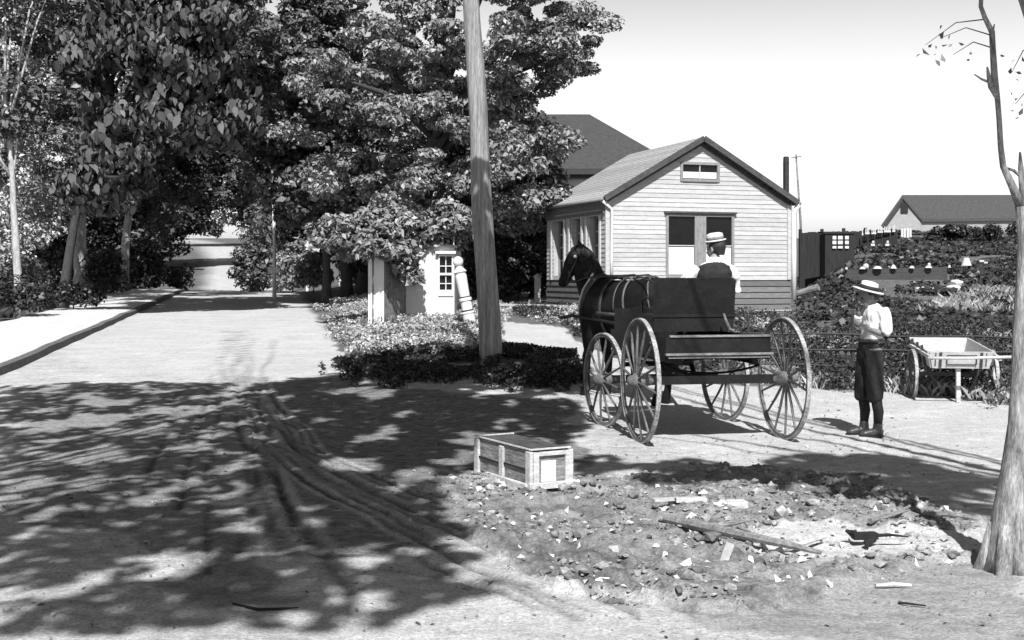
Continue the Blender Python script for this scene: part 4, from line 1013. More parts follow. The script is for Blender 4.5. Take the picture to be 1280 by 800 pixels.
def head(mb, c, fwd, s=1., down=0.):
    c = Vector(c); f = Vector(fwd).normalized(); l = Vector((0, 0, 1)).cross(f).normalized(); u = f.cross(l)
    m = Matrix((f, l, u)).transposed()
    mb.ball(c + u * .022 * s, (.098 * s, .078 * s, .098 * s), 18, 12, m)
    mb.tube([c + f * .035 * s + u * .0, c + f * .047 * s - u * .055 * s, c + f * .056 * s - u * .10 * s], [.066 * s, .054 * s, .028 * s], 12, ry=[.055 * s, .048 * s, .03 * s], up=tuple(f))
    mb.tube([c + f * .09 * s + u * .012 * s, c + f * .108 * s - u * .02 * s, c + f * .118 * s - u * .036 * s, c + f * .095 * s - u * .043 * s], [.011 * s, .013 * s, .017 * s, .012 * s], 8)   # nose
    mb.tube([c + f * .094 * s - u * .064 * s - l * .02 * s, c + f * .104 * s - u * .064 * s, c + f * .094 * s - u * .064 * s + l * .02 * s], [.006 * s, .010 * s, .006 * s], 7)
    mb.tube([c + f * .088 * s + u * .024 * s - l * .04 * s, c + f * .099 * s + u * .024 * s, c + f * .088 * s + u * .024 * s + l * .04 * s], [.01 * s, .012 * s, .01 * s], 7)
    for sd in (-1, 1): mb.ball(c + l * sd * .08 * s - f * .008 * s - u * .012 * s, (.02 * s, .011 * s, .034 * s), 8, 6, m)
    return f, l, u
def eyes(parent, c, f, l, u, s=1., origin=Vector((0, 0, 0))):
    e = MB()
    for sd in (-1, 1): e.ball(Vector(c) + f * .084 * s + l * sd * .033 * s + u * .0 * s, (.013 * s,) * 3, 8, 6)
    e.build('eyes', 'iron', parent, True)
def boater(parent, c, axisv, r_brim, r_crown, h, band, s=1., dome=.0):
    a = Vector(axisv).normalized(); q = Vector((0, 0, 1)).rotation_difference(a).to_matrix()
    hat = MB().lathe([(r_crown * .9, -.004), (r_brim, -.006), (r_brim + .003, 0), (r_brim, .007), (r_crown * 1.02, .010), (r_crown * .98, h * .75), (r_crown * .93, h), (r_crown * .55, h + .012), (.005, h + .014)], 28, c=c, m=q)
    o = hat.build('hat', 'straw', parent, True)
    MB().lathe([(r_crown * 1.03, .012), (r_crown * 1.035, .012), (r_crown * 1.02, h * .60), (r_crown * .98, h * .60)], 28, c=c, m=q).build('hat_band', band, o, True)
    return o

# boy: faces left, scale 121 px per metre
def B(px, py, y=0.): return Vector(((px - 1085) / 121., y, (546 - py) / 121.))
bx, by = 3.68, 12.4
boy = thing('person', 'boy in straw hat, white shirt and dark knickers with hand at his mouth', 'person', (bx, by, gz(bx, by)))
bd_ = MB()
hc = B(1085.5, 372)
tilt = Vector((-.965, -.10, -.24)).normalized()
fB, lB, uB = head(bd_, hc, tilt, .98)
bd_.tube([B(1089, 378), B(1092, 386), B(1092, 392)], [.05, .052, .07], 12)
tor = [B(1092, 386), B(1092, 392), B(1092, 402), B(1089, 415), B(1087, 427), B(1087, 436), B(1087, 442)]
bd_.tube(tor, [.08, .125, .135, .12, .12, .13, .09], 16, ry=[.05, .07, .082, .08, .08, .09, .07], up=(-1, 0, 0))
legs = {}
for nm, s, knee, ank, hipx in (('far', 1, (1081.5, 496), (1083, 535), 1085.5), ('near', -1, (1091.5, 496), (1094, 538), 1088.5)):
    y = s * .085
    pts = [B(hipx, 436, y), B((hipx + knee[0]) / 2, 465, y), B(knee[0], knee[1] - 8, y), B(knee[0] + 1.5, knee[1] + 10, y), B((knee[0] + ank[0]) / 2 + 2, 515, y), B(ank[0], ank[1] - 5, y), B(ank[0], ank[1] + 2, y)]
    bd_.tube(pts, [.085, .078, .056, .05, .05, .034, .036], 12); legs[nm] = pts
# near arm hangs and folds back over the waist
sN, eN, hN = B(1098, 390, -.165), B(1099, 418, -.18), B(1083, 413, -.145)
bd_.tube([sN, B(1099, 404, -.19), eN], [.05, .043, .037], 10); bd_.tube([eN, (eN + hN) / 2, hN], [.036, .034, .025], 10)
hand(bd_, hN, (-1, .25, .45), (-.3, .8, -.2), .86, .5, 1)
sF, eF, hF = B(1091, 391, .16), B(1078, 409, .16), B(1075.5, 391, .06)
bd_.tube([sF, (sF + eF) / 2, eF], [.05, .043, .037], 10); bd_.tube([eF, (eF + hF) / 2, hF], [.036, .034, .026], 10)
hand(bd_, hF, (-.12, -.25, 1), (.8, -.3, .2), .86, .85, -1)
bodyo = remeshed(bd_, 'body', 'skin_dark', .0075, 2, boy)
eyes(boy, hc, fB, lB, uB, .98)
hr = MB().ball(hc + uB * .03 - fB * .022, (.098, .086, .098), 14, 9, Matrix((fB, lB, uB)).transposed()).tube([hc - fB * .075 + uB * .01, hc - fB * .075 - uB * .045], [.055, .035], 10)
remeshed(hr, 'hair', 'hair', .012, 2, boy)
shm = MB()
shm.tube([B(1092.5, 383), B(1092.5, 388), B(1093, 394), B(1094, 404), B(1090, 416), B(1087.5, 427), B(1087, 430)], [.06, .14, .175, .172, .155, .145, .14], 18, ry=[.06, .092, .112, .116, .105, .102, .10], up=(-1, 0, 0))
shm.tube([B(1097, 388, -.14), B(1100, 400, -.185), B(1100.5, 414, -.205), B(1097.5, 418, -.205)], [.068, .062, .056, .045], 12)
shm.tube([B(1092, 389, .13), B(1086, 400, .165), B(1079, 409, .165), B(1077, 401, .12), B(1076, 396, .085)], [.075, .066, .056, .05, .043], 12)
shm.tube([B(1089.5, 381.5), B(1091, 386)], [.066, .075], 12)
remeshed(shm, 'shirt', 'shirt', .010, 3, boy)
tr = MB()
tr.tube([B(1087, 425), B(1087, 432), B(1087, 442), B(1087, 450)], [.145, .15, .15, .11], 16, ry=[.108, .112, .112, .10], up=(-1, 0, 0))
for nm, kx, dx in (('far', 1081.5, 0), ('near', 1090.5, 0)):
    y = .085 if nm == 'far' else -.085; hx = 1085.5 if nm == 'far' else 1088.5
    tr.tube([B(hx, 438, y), B((hx + kx) / 2, 465, y), B(kx, 488, y), B(kx, 499, y), B(kx + .5, 502, y)], [.096, .092, .088, .084, .06], 14)
remeshed(tr, 'trousers', 'cloth_dark', .010, 2, boy)
MB().tube([B(1087, 426.5) + Vector((math.cos(a) * .125, math.sin(a) * .162, 0)) for a in np.linspace(0, 2 * math.pi, 25)[:-1]], .008, 6, ry=.02, close=True).build('belt', 'boot', boy, True)
for nm in ('far', 'near'):
    st_ = MB(); pp = legs[nm]
    st_.tube([pp[2] + Vector((0, 0, -.03)), pp[3], pp[4], pp[5]], [.06, .056, .055, .042], 12); st_.build('stocking', 'cloth_dark', boy, True)
    a = pp[6]; z0 = .0
    an = Vector((a.x, a.y, 0))
    bt = MB().tube([an + Vector((.0, 0, .15)), an + Vector((.0, 0, .10)), an + Vector((-.005, 0, .05))], [.044, .05, .052], 12)
    bt.tube([an + Vector((.05, 0, .035)), an + Vector((0, 0, .045)), an + Vector((-.08, -.01, .045)), an + Vector((-.15, -.02, .035)), an + Vector((-.19, -.02, .028))], [.036, .042, .045, .042, .02], 12, ry=[.034, .044, .042, .032, .016])
    bo = remeshed(bt, 'boot', 'boot', .008, 2, boy)
    MB().prism([an + Vector(v) for v in ((.055, -.035, 0), (.055, .035, 0), (-.06, .035, 0), (-.15, .028, 0), (-.195, 0, 0), (-.16, -.05, 0), (-.06, -.045, 0))], (0, 0, .016)).build('sole', 'char', bo)
hatc = hc + uB * .062 - fB * .012
boater(boy, hatc, (-.22 + .02, -.10, 1), .162, .092, .088, 'band') if False else boater(boy, hatc, (.24, -.12, 1), .160, .092, .085, 'band')

# driver on the seat, seen from behind; built in the wagon's axes
drv = thing('person', 'driver in boater and dark waistcoat seated on the wagon, seen from behind', 'person', (0, 0, 0), PH)
dvp = wm @ Vector((.375, .98, 1.275)); drv.location = dvp
# local: x right, y forward, z up from the seat
d_ = MB()
hcD = Vector((.04, .03, .695)); fwd = Vector((-.55, .83, -.05))
fD, lD, uD = head(d_, hcD, fwd, 1.0)
d_.tube([hcD + Vector((-.005, 0, -.08)), Vector((.01, -.005, .55)), Vector((0, 0, .50))], [.055, .056, .075], 12)
d_.tube([Vector((0, -.02, .06)), Vector((0, -.03, .15)), Vector((0, -.035, .28)), Vector((0, -.03, .42)), Vector((0, -.01, .51)), Vector((0, 0, .54))], [.17, .165, .165, .185, .16, .09], 16, ry=[.12, .115, .11, .115, .09, .06], up=(0, 1, 0))
d_.ball((0, 0, .08), (.17, .15, .10), 14, 9)
for s in (-1, 1):
    d_.tube([(s * .09, .02, .085), (s * .10, .25, .10), (s * .11, .44, .10)], [.095, .08, .064], 12)
    d_.tube([(s * .11, .44, .11), (s * .11, .47, -.08), (s * .11, .47, -.30), (s * .11, .47, -.34)], [.064, .058, .04, .04], 12)
    el = Vector((s * .32 - .03, .05, .27)); hh = Vector((s * .12 - .04, .33, .25))
    d_.tube([(s * .19, 0, .47), (s * .265 - .015, .02, .37), el], [.055, .048, .04], 12); d_.tube([el, el.lerp(hh, .5), hh], [.04, .038, .027], 12)
    hand(d_, hh, (-s * .5, .8, .05), (0, -.2, -1), .95, .9, s)
remeshed(d_, 'body', 'skin', .008, 2, drv)
eyes(drv, hcD, fD, lD, uD, 1.0)
hr = MB().ball(hcD + uD * .022 - fD * .02, (.105, .088, .095), 14, 9, Matrix((fD, lD, uD)).transposed()).tube([hcD - fD * .07 + uD * .02, hcD - fD * .068 - uD * .075], [.075, .055], 12, ry=[.05, .03], up=tuple(fD))
remeshed(hr, 'hair', 'hair', .011, 2, drv)
s_ = MB()
s_.tube([Vector((0, -.03, .08)), Vector((0, -.035, .28)), Vector((0, -.03, .42)), Vector((0, -.01, .51)), Vector((.005, 0, .55))], [.16, .16, .178, .15, .080], 16, ry=[.115, .11, .112, .085, .065], up=(0, 1, 0))
for s in (-1, 1):
    el = Vector((s * .32 - .03, .05, .27)); hh = Vector((s * .13 - .04, .30, .25))
    s_.tube([(s * .175, 0, .48), (s * .27 - .015, .02, .38), el + Vector((0, 0, -.01)), el.lerp(hh, .5), hh], [.068, .072, .068, .055, .042], 12)
remeshed(s_, 'shirt', 'shirt', .010, 3, drv)
MB().lathe([(.071, .525), (.071, .53), (.067, .60), (.060, .60)], 20, c=(.015, 0, 0)).build('collar', 'shirt', drv, True)
v_ = MB()
v_.tube([Vector((0, -.03, .05)), Vector((0, -.038, .16)), Vector((0, -.04, .28)), Vector((0, -.036, .42)), Vector((0, -.02, .49)), Vector((0, -.012, .525))], [.178, .178, .180, .200, .182, .115], 18, ry=[.135, .130, .130, .142, .122, .094], up=(0, 1, 0))
remeshed(v_, 'waistcoat', 'cloth_dark', .010, 2, drv)
t_ = MB()
t_.ball((0, .0, .075), (.185, .16, .10), 14, 9)
for s in (-1, 1):
    t_.tube([(s * .09, .02, .085), (s * .10, .25, .10), (s * .11, .45, .10)], [.105, .09, .075], 12); t_.tube([(s * .11, .45, .11), (s * .11, .475, -.08), (s * .11, .475, -.31)], [.075, .07, .06], 12)
remeshed(t_, 'trousers', 'cloth_dark', .012, 2, drv)
for s in (-1, 1):
    MB().tube([(s * .11, .42, -.355), (s * .11, .48, -.345), (s * .11, .58, -.355), (s * .11, .66, -.365)], [.04, .046, .044, .022], 12, ry=[.03, .045, .034, .016]).build('shoe', 'boot', drv, True)
boater(drv, hcD + uD * .088, (-.16, -.04, 1), .118, .094, .075, 'band_grey')

# reins in the driver's hands run to the bit
rn = thing('reins', 'pair of thin leather reins running from driver to horse', 'reins', (0, 0, 0))
dm = Matrix.Translation(dvp) @ Matrix.Rotation(PH, 4, 'Z')
for s in (-1, 1):
    a = dm @ Vector((s * .10 - .03, .40, .25)); e = HC + Vector((-.75, .69 - s * .065, 1.52)); m1 = HC + hp(-.3, -s * .12, 1.62); m2 = HC + hp(.58, -s * .2, 1.58)
    MB().tube([a, a.lerp(m1, .5) + Vector((0, 0, -.04)), m1, m2, m2.lerp(e, .5) + Vector((0, 0, -.03)), e], .007, 5, ry=.011).build('rein', 'leather', rn, True)

# ------------------------------------------------------------------ handcart
hcx, hcy = 5.72, 15.35
hcart = thing('handcart', 'weathered two wheeled wooden handcart with panelled tail', 'handcart', (hcx, hcy, tz(hcx, hcy)), R(-8))
tl_ = Matrix.Rotation(R(4.5), 4, 'X')
def T(v): return tl_ @ Vector(v) + Vector((0, 0, .0))
zb_c, zt_c, Lc, Wc = .44, .66, 1.30, .68
def slab(mb, pts, off): mb.prism([T(p) for p in pts], tl_.to_3x3() @ Vector(off))
mb = MB(); slab(mb, [(-Wc / 2, 0, zb_c), (Wc / 2, 0, zb_c), (Wc / 2, Lc, zb_c), (-Wc / 2, Lc, zb_c)], (0, 0, .025)); mb.build('floor_board', 'cart', hcart)
mb = MB(); slab(mb, [(-Wc / 2, 0, zb_c), (Wc / 2, 0, zb_c), (Wc / 2 + .05, -.05, zt_c), (-Wc / 2 - .05, -.05, zt_c)], (0, -.022, 0)); tail = mb.build('tail_panel', 'cart', hcart)
mb = MB()
def frame_bar(a, b, w=.014): mb.bar(T(a), T(b), w, .008, up=(0, -1, 0))
for x0_, x1_, z0_, z1_ in ((-.17, .19, .49, .61),):
    y_ = -.052
    frame_bar((x0_, y_ + .012, z0_), (x1_, y_ + .012, z0_)); frame_bar((x0_, y_ - .015, z1_), (x1_, y_ - .015, z1_)); frame_bar((x0_, y_, z0_), (x0_, y_ - .012, z1_)); frame_bar((x1_, y_, z0_), (x1_, y_ - .012, z1_))
for x_ in (-.25, .25): frame_bar((x_, -.034, zb_c + .01), (x_, -.072, zt_c - .01), .035)
for x_ in (-.31, .31): frame_bar((x_, -.034, zb_c + .03), (x_, -.070, zt_c - .02), .012)
mb.build('painted_line', 'cartline', tail)
for s in (-1, 1):
    mb = MB(); slab(mb, [(s * Wc / 2, 0, zb_c), (s * Wc / 2, Lc, zb_c), (s * (Wc / 2 + .05), Lc + .02, zt_c), (s * (Wc / 2 + .05), -.05, zt_c)], (s * .02, 0, 0)); sd = mb.build('side_panel', 'cart', hcart)
    mb = MB()
    for yy in (.25, .55, .9, 1.2): mb.bar(T((s * (Wc / 2 + .035), yy, zb_c - .02)), T((s * (Wc / 2 + .085), yy, zt_c + .04)), .025, .03)
    mb.build('iron_stay', 'iron', sd)
mb = MB(); slab(mb, [(-Wc / 2, Lc, zb_c), (Wc / 2, Lc, zb_c), (Wc / 2 + .05, Lc + .03, zt_c), (-Wc / 2 - .05, Lc + .03, zt_c)], (0, .022, 0)); mb.build('head_panel', 'cart', hcart)
for s in (-1, 1): MB().bar(T((s * (Wc / 2 + .10), .95, zt_c - .06)), T((s * (Wc / 2 + .07), -.33, zt_c - .05)), .035, .045).build('shaft', 'cart', hcart)
MB().tube([T((-Wc / 2 - .12, -.33, zt_c - .045)), T((0, -.34, zt_c - .042)), T((Wc / 2 + .32, -.33, zt_c - .02))], .019, 8).build('push_bar', 'cart', hcart, True)
for s in (-1, 1): wheel(hcart, .325, s * .50, .42, s, nsp=12, rim=.034, hubl=.16, hubr=.045)
MB().bar((-.48, .42, .325), (.48, .42, .325), .045).bar((-.3, .42, .34), (-.3, .42, .46), .04).bar((.3, .42, .34), (.3, .42, .46), .04).build('axle', 'iron', hcart)
MB().bar((-.01, .02, 0), (-.01, .02, .45), .065, .05).build('prop_leg', 'cart', hcart)
MB().tube([(.25, -.06, .55), (.22, -.03, .35), (.13, .2, .05)], [.014, .014, .01], 6).build('chain', 'iron', hcart)
MB().tube([(.40, -.06, .46), (.415, -.07, .33), (.45, -.07, .18)], [.014, .016, .012], 6, ry=.008).build('strap', 'cart', hcart)

# ------------------------------------------------------------------ crate
dl = Vector((-.48, .877, 0)); wl = Vector((.877, .48, 0))
cr0 = Vector((.141, 9.15, 0)); ang = math.atan2(wl.y, wl.x)
cz = gz(.2, 9.4)
crt = thing('wooden_crate', 'dark wooden crate with pale battens lying on the rough ground', 'crate', (cr0.x, cr0.y, cz - .0), ang)
Lc, Wc, Hc = .92, .36, .29     # local x = width, y = length
for nm, c, d, m_ in (('long_side', (.014, Lc / 2, Hc / 2 + .01), (.016, Lc - .05, Hc - .03), 'crate'), ('long_side', (Wc - .014, Lc / 2, Hc / 2 + .01), (.016, Lc - .05, Hc - .03), 'crate'),
                    ('end_panel', (Wc / 2, .014, Hc / 2 + .01), (Wc - .05, .016, Hc - .03), 'crate'), ('end_panel', (Wc / 2, Lc - .014, Hc / 2 + .01), (Wc - .05, .016, Hc - .03), 'crate'), ('lid', (Wc / 2, Lc / 2, Hc + .006), (Wc - .03, Lc - .03, .016), 'crate_top')):
    q = MB().box(c, d).build(nm, m_, crt, bevel=.003)
mb = MB()
for x in (-.002, Wc - .0): mb.bar((x, .045, Hc * .5), (x, .42, Hc * .52), .012, .012).bar((x, .5, Hc * .48), (x, .87, Hc * .5), .012, .012)
mb.build('plank_gap', 'char', crt)
for x in (0, Wc):
    for y in (.02, Lc - .03): MB().box((x, y, Hc / 2), (.028, .075, Hc)).build('batten', 'batten', crt, bevel=.003)
    MB().box((x - (.002 if x == 0 else -.002), Lc * .5, Hc / 2), (.022, .065, Hc - .02)).build('batten', 'batten', crt, bevel=.003)
for x in (.045, Wc - .03): MB().box((x, -.006, Hc / 2), (.05, .022, Hc - .01)).build('batten', 'batten', crt, bevel=.003)
MB().box((Wc / 2, -.008, Hc - .02), (Wc - .10, .02, .03)).build('batten', 'batten', crt)
MB().box((Wc / 2, -.014, .025), (Wc + .04, .03, .05)).box((-.018, Lc / 2 - .1, .02), (.03, Lc - .25, .045)).build('bottom_rail', 'batten', crt, bevel=.003)
MB().bar((.0, 0, Hc + .016), (Wc, 0, Hc + .016), .014, .012).bar((0, Lc, Hc + .016), (Wc, Lc, Hc + .016), .014, .012).bar((-.004, 0, Hc + .018), (-.004, Lc, Hc + .018), .012, .01).build('lid_edge', 'batten', crt)
MB().box((Wc / 2 - .02, .002, Hc * .46), (.13, .008, .16)).build('paper_label', 'paper', crt)

# ------------------------------------------------------------------ litter lying on the rough ground
def ground_item(name, label, cat, px, py, build, mat_, group=None, lift=0., bev=0):
    x, y = G(px, py); z = gz(x, y) + lift; mb = MB(); build(mb)
    o = mb.build(name, mat_, bevel=bev); o.location = (x, y, z); return tag(o, label, cat, group)
ground_item('stone_block', 'pale squared stone block lying in the rubble', 'stone', 921, 640, lambda m: m.box((0, .06, .035), (.165, .12, .09), .12), 'stone', bev=.008)
ground_item('plank', 'short pale plank lying left of the stone block', 'plank', 864, 636, lambda m: m.box((0, .02, .035), (.22, .07, .03), .05).box((-.17, .06, .03), (.2, .05, .02), .3), 'batten')
ground_item('branch', 'long dark rotten branch slanting across the rubble', 'branch', 935, 690, lambda m: m.tube([(-.42, .62, .04), (-.22, .33, .05), (0, .05, .05), (.2, -.18, .05), (.36, -.30, .03)], [.025, .034, .03, .024, .012], 8).tube([(-.22, .33, .05), (-.05, .34, .06), (.12, .40, .08)], [.02, .014, .006], 6), 'wood_old')
ground_item('branch', 'pale peeled stick crossing the ash patch', 'branch', 1000, 690, lambda m: m.tube([(-.16, -.10, .04), (0, .02, .05), (.20, .18, .06)], [.014, .018, .010], 7), 'batten')
ground_item('board', 'charred black board lying on the white ash', 'board', 1082, 684, lambda m: m.box((0, .02, .05), (.15, .06, .04), .1, ).tube([(.05, 0, .03), (-.02, -.08, .03), (-.03, -.14, .01)], [.02, .018, .008], 7).tube([(.05, .02, .05), (.15, 0, .06), (.26, -.01, .05)], [.012, .010, .004], 6).tube([(-.05, .05, .05), (-.10, .08, .07)], [.03, .008], 6), 'char')
ground_item('branch', 'thin dark branch lying up slope from the charred board', 'branch', 1120, 655, lambda m: m.tube([(-.22, -.16, .04), (-.02, .0, .05), (.16, .2, .07)], [.02, .018, .008], 7).tube([(-.02, 0, .05), (.1, .02, .08)], [.012, .005], 6), 'wood_old')
ground_item('brick', 'half buried grey brick beside the rotten branch', 'brick', 962, 688, lambda m: m.box((0, 0, .03), (.10, .07, .06), .1).box((.09, .0, .02), (.03, .05, .05), .2), 'stone', bev=.006)
ground_item('board', 'small upright pale board stump below the rubble heap', 'board', 908, 702, lambda m: m.box((0, 0, .04), (.05, .03, .12), .3, m=Matrix.Rotation(.35, 3, 'Y')), 'foundation')
ground_item('stick', 'short dark stick at the bottom right of the yard', 'stick', 1140, 757, lambda m: m.tube([(-.06, .03, .012), (.06, -.03, .012)], [.007, .004], 6), 'char')
ground_item('stick', 'pale broken stick on bare ground below the white ash', 'stick', 1118, 733, lambda m: m.tube([(-.10, 0, .015), (0, .006, .02), (.09, 0, .015)], [.010, .014, .012], 6), 'batten')
ground_item('branch', 'knotted dark root reaching towards the right hand tree', 'branch', 1195, 655, lambda m: m.tube([(-.18, .12, .03), (-.02, .02, .04), (.08, .0, .03), (.14, -.07, .02)], [.014, .02, .02, .008], 7), 'wood_old')
ground_item('stick', 'black curved twig in the bottom left dapples', 'stick', 335, 768, lambda m: m.tube([(-.20, .12, .01), (-.05, 0, .014), (.06, .02, .012), (.14, .05, .01)], [.006, .008, .007, .004], 6), 'char')
# clods of earth
n = 5200; r_ = np.random.default_rng(5); cv = []; cf = []
xs = r_.uniform(-1.2, 4.2, n * 3); ys = r_.uniform(5.4, 10.6, n * 3); ok = inpoly(xs, ys, debris_poly) & (vnoise(xs * 2.2, ys * 2.2, 5) > .30) & ~(inpoly(xs, ys, ash_poly) & (r_.random(len(xs)) < .8))
xs, ys = xs[ok][:n], ys[ok][:n]
mb = MB()
ico = [(0, 0, 1), (.89, 0, .45), (.28, .85, .45), (-.72, .53, .45), (-.72, -.53, .45), (.28, -.85, .45), (.72, .53, -.45), (-.28, .85, -.45), (-.89, 0, -.45), (-.28, -.85, -.45), (.72, -.53, -.45), (0, 0, -1)]
icf = [(0, 1, 2), (0, 2, 3), (0, 3, 4), (0, 4, 5), (0, 5, 1), (1, 6, 2), (2, 7, 3), (3, 8, 4), (4, 9, 5), (5, 10, 1), (6, 7, 2), (7, 8, 3), (8, 9, 4), (9, 10, 5), (10, 6, 1), (11, 7, 6), (11, 8, 7), (11, 9, 8), (11, 10, 9), (11, 6, 10)]
ico = np.array(ico)
for x, y in zip(xs, ys):
    s = .004 + .038 * r_.random() ** 11 + .011 * r_.random() ** 2; q = ico * s * r_.uniform(.6, 1.3, (12, 1)) * np.array([r_.uniform(.8, 1.6), r_.uniform(.8, 1.3), r_.uniform(.5, .9)])
    mb.add(q + np.array([x, y, gz(x, y) + s * .08]), icf)
tag(mb.build('rubble', 'rubble'), 'loose clods, chips and stones heaped in the yard', 'rubble', kind='stuff')

r_ = np.random.default_rng(44); x = r_.uniform(-4, 4.6, 2600); y = 5.0 + 11 * r_.random(2600) ** 1.2; k = fbm(x * .9, y * .9, 71, 3) > .42; x, y = x[k], y[k]
zz = np.array([gz(a, b_) for a, b_ in zip(x, y)]) + .006; c = np.stack([x, y, zz], -1)
tag(leaf_mesh('leaf_litter', c, np.array([0, 0, 1.]) + r_.normal(size=c.shape) * .35, .026 * r_.uniform(.4, 1.5, len(c)), 'rubble', None, 0, .5, 45), 'small dry leaves and bits scattered over the yard dirt', 'litter', kind='stuff')
x = r_.uniform(-.4, 4.0, 300); y = r_.uniform(6.2, 9.6, 300); k = inpoly(x, y, debris_poly); x, y = x[k], y[k]
zz = np.array([gz(a, b_) for a, b_ in zip(x, y)]) + .012; c = np.stack([x, y, zz], -1)
tag(leaf_mesh('paper_litter', c, np.array([0, -.3, 1.]) + r_.normal(size=c.shape) * .5, .055, 'paper', None, 0, .6, 46), 'pale paper scraps and wood chips strewn over the rubble', 'litter', kind='stuff')
# ------------------------------------------------------------------ right-hand bare tree
tx, ty = 2.81, 6.75; z0 = gz(tx, ty)
rt = thing('bare_tree', 'thin pale barked tree with bare forked limbs at the right', 'tree', (tx, ty, z0 - .06))
def tp_(px, py, Y=ty): x, y, z = P(px + 7, py, Y); return Vector((x - tx, Y - ty, z - z0 + .06))
tb = MB()
path = [(1254, 722), (1255, 690), (1258, 640), (1263, 590), (1268, 530), (1270, 470), (1271, 410), (1274, 350), (1275, 300), (1270, 258)]
tb.tube([tp_(*p) for p in path], [.15, .122, .104, .082, .064, .056, .052, .048, .042, .036], 16)
for k in range(5):
    a = k * 1.25 + .3; tb.tube([Vector((math.cos(a) * .08, math.sin(a) * .08, .32)), Vector((math.cos(a) * .135, math.sin(a) * .135, .10)), Vector((math.cos(a) * .21, math.sin(a) * .21, -.02))], [.045, .05, .03], 8)
l1 = [(1271, 262), (1258, 232), (1247, 208), (1244, 185), (1242, 150), (1240, 125), (1236, 95), (1234, 60), (1233, 40), (1224, 22), (1219, 8), (1221, -30), (1230, -90)]
tb.tube([tp_(*p, ty - .02 * i) for i, p in enumerate(l1)], [.030, .022, .018, .016, .015, .015, .019, .016, .016, .013, .012, .010, .006], 9)
tb.tube([tp_(1240, 122, ty - .12), tp_(1231, 108, ty - .15), tp_(1229, 96, ty - .17), tp_(1227, 84, ty - .2)], [.016, .014, .012, .005], 7)
tb.tube([tp_(1230, 103, ty - .15), tp_(1220, 99, ty - .2), tp_(1211, 93, ty - .25)], [.008, .006, .003], 6)
tb.tube([tp_(1240, 108, ty - .12), tp_(1234, 104, ty - .13), tp_(1229, 103, ty - .15)], [.009, .009, .008], 6)
tb.tube([tp_(1234, 40, ty - .16), tp_(1236, 30, ty - .16)], [.008, .003], 6)
tb.tube([tp_(1274, 268), tp_(1271, 235), tp_(1269, 210), tp_(1268, 190)], [.026, .02, .016, .006], 8)
tb.tube([tp_(1270, 222), tp_(1260, 213), tp_(1250, 210)], [.008, .009, .008], 6)
tb.tube([tp_(1275, 300), tp_(1290, 240, ty + .1), tp_(1300, 150, ty + .2), tp_(1285, 40, ty + .2), tp_(1268, -10, ty + .2), tp_(1262, -80, ty + .2)], [.035, .034, .032, .028, .024, .012], 8)
tb.build('trunk', 'bark_right', rt, True)
tw = MB(); lc = []
for (px, py), (qx, qy) in (((1234, 60), (1185, 68)), ((1232, 44), (1168, 48)), ((1225, 24), (1150, 56)), ((1290, 120), (1262, 130)), ((1285, 60), (1258, 90))):
    a = tp_(px, py, ty - .1); b = tp_(qx, qy, ty - .3); m = a.lerp(b, .5) + Vector((0, 0, .05)); tw.tube([a, m, b], [.004, .003, .0015], 5)
    for k in range(5 if qx < 1200 else 9): lc.append(b + Vector(np.random.default_rng(k + qx).normal(size=3)) * .045)
tw.build('twig', 'bark_dark', rt)
lc = np.array([tuple(v) for v in lc]); leaf_mesh('foliage', lc, rng.normal(size=lc.shape), .036, 'leaf_mid', rt, .8, .5, 3)

# ------------------------------------------------------------------ two tall trees beside and behind the camera shade the yard
SUN_AZ, SUN_EL = R(2.5), R(47)
sdir = np.array([math.sin(SUN_AZ) * math.cos(SUN_EL), -math.cos(SUN_AZ) * math.cos(SUN_EL), math.sin(SUN_EL)])
deep = [Gpoly(p) for p in (
    [(318, 480), (420, 466), (470, 484), (590, 488), (715, 500), (735, 530), (720, 560), (700, 552), (590, 540), (592, 592), (540, 600), (592, 655), (520, 692), (430, 706), (335, 690), (310, 560)],
    [(440, 448), (560, 440), (730, 448), (735, 490), (590, 496), (440, 492)],
    [(715, 570), (830, 578), (960, 580), (1080, 568), (1245, 592), (1240, 652), (1130, 636), (960, 606), (800, 598), (725, 598)])]
soft = [Gpoly(p) for p in ([(-40, 478), (300, 476), (322, 690), (420, 735), (380, 765), (200, 760), (180, 690), (-40, 640)],)]
dap = [Gpoly(p) for p in ([(-40, 640), (190, 640), (330, 690), (560, 700), (640, 730), (420, 770), (330, 800), (-40, 800)],)]
holes = [Gpoly(p) for p in ([(440, 486), (500, 486), (490, 497), (445, 497)], [(400, 576), (470, 572), (482, 588), (415, 590)], [(490, 590), (540, 580), (548, 600), (500, 606)], [(380, 648), (420, 650), (415, 660), (380, 658)])]
def crown_pts(polys, dens, thr, fs, r, hlo, hhi, seed):
    out = []
    for pl in polys:
        a = np.array(pl); lo, hi = a.min(0), a.max(0); n = int((hi[0] - lo[0]) * (hi[1] - lo[1]) * dens)
        x = r.uniform(lo[0], hi[0], n); y = r.uniform(lo[1], hi[1], n)
        k = inpoly(x + (fbm(x * 2.4, y * 2.4, 4) - .5) * 1.5, y + (fbm(x * 2.4, y * 2.4, 6) - .5) * 1.8, pl)
        for h in holes: k &= ~inpoly(x, y, h)
        k &= fbm(x * fs, y * fs * .6, seed, 3) > thr
        x, y = x[k], y[k]
        h = hlo + (hhi - hlo) * vnoise(x * .5, y * .5, seed + 3) + r.normal(size=len(x)) * .35
        p = np.stack([x, y, terrain(x, y)], -1) + (h / sdir[2])[:, None] * sdir
        out.append(p)
    return np.concatenate(out)
r = np.random.default_rng(99)
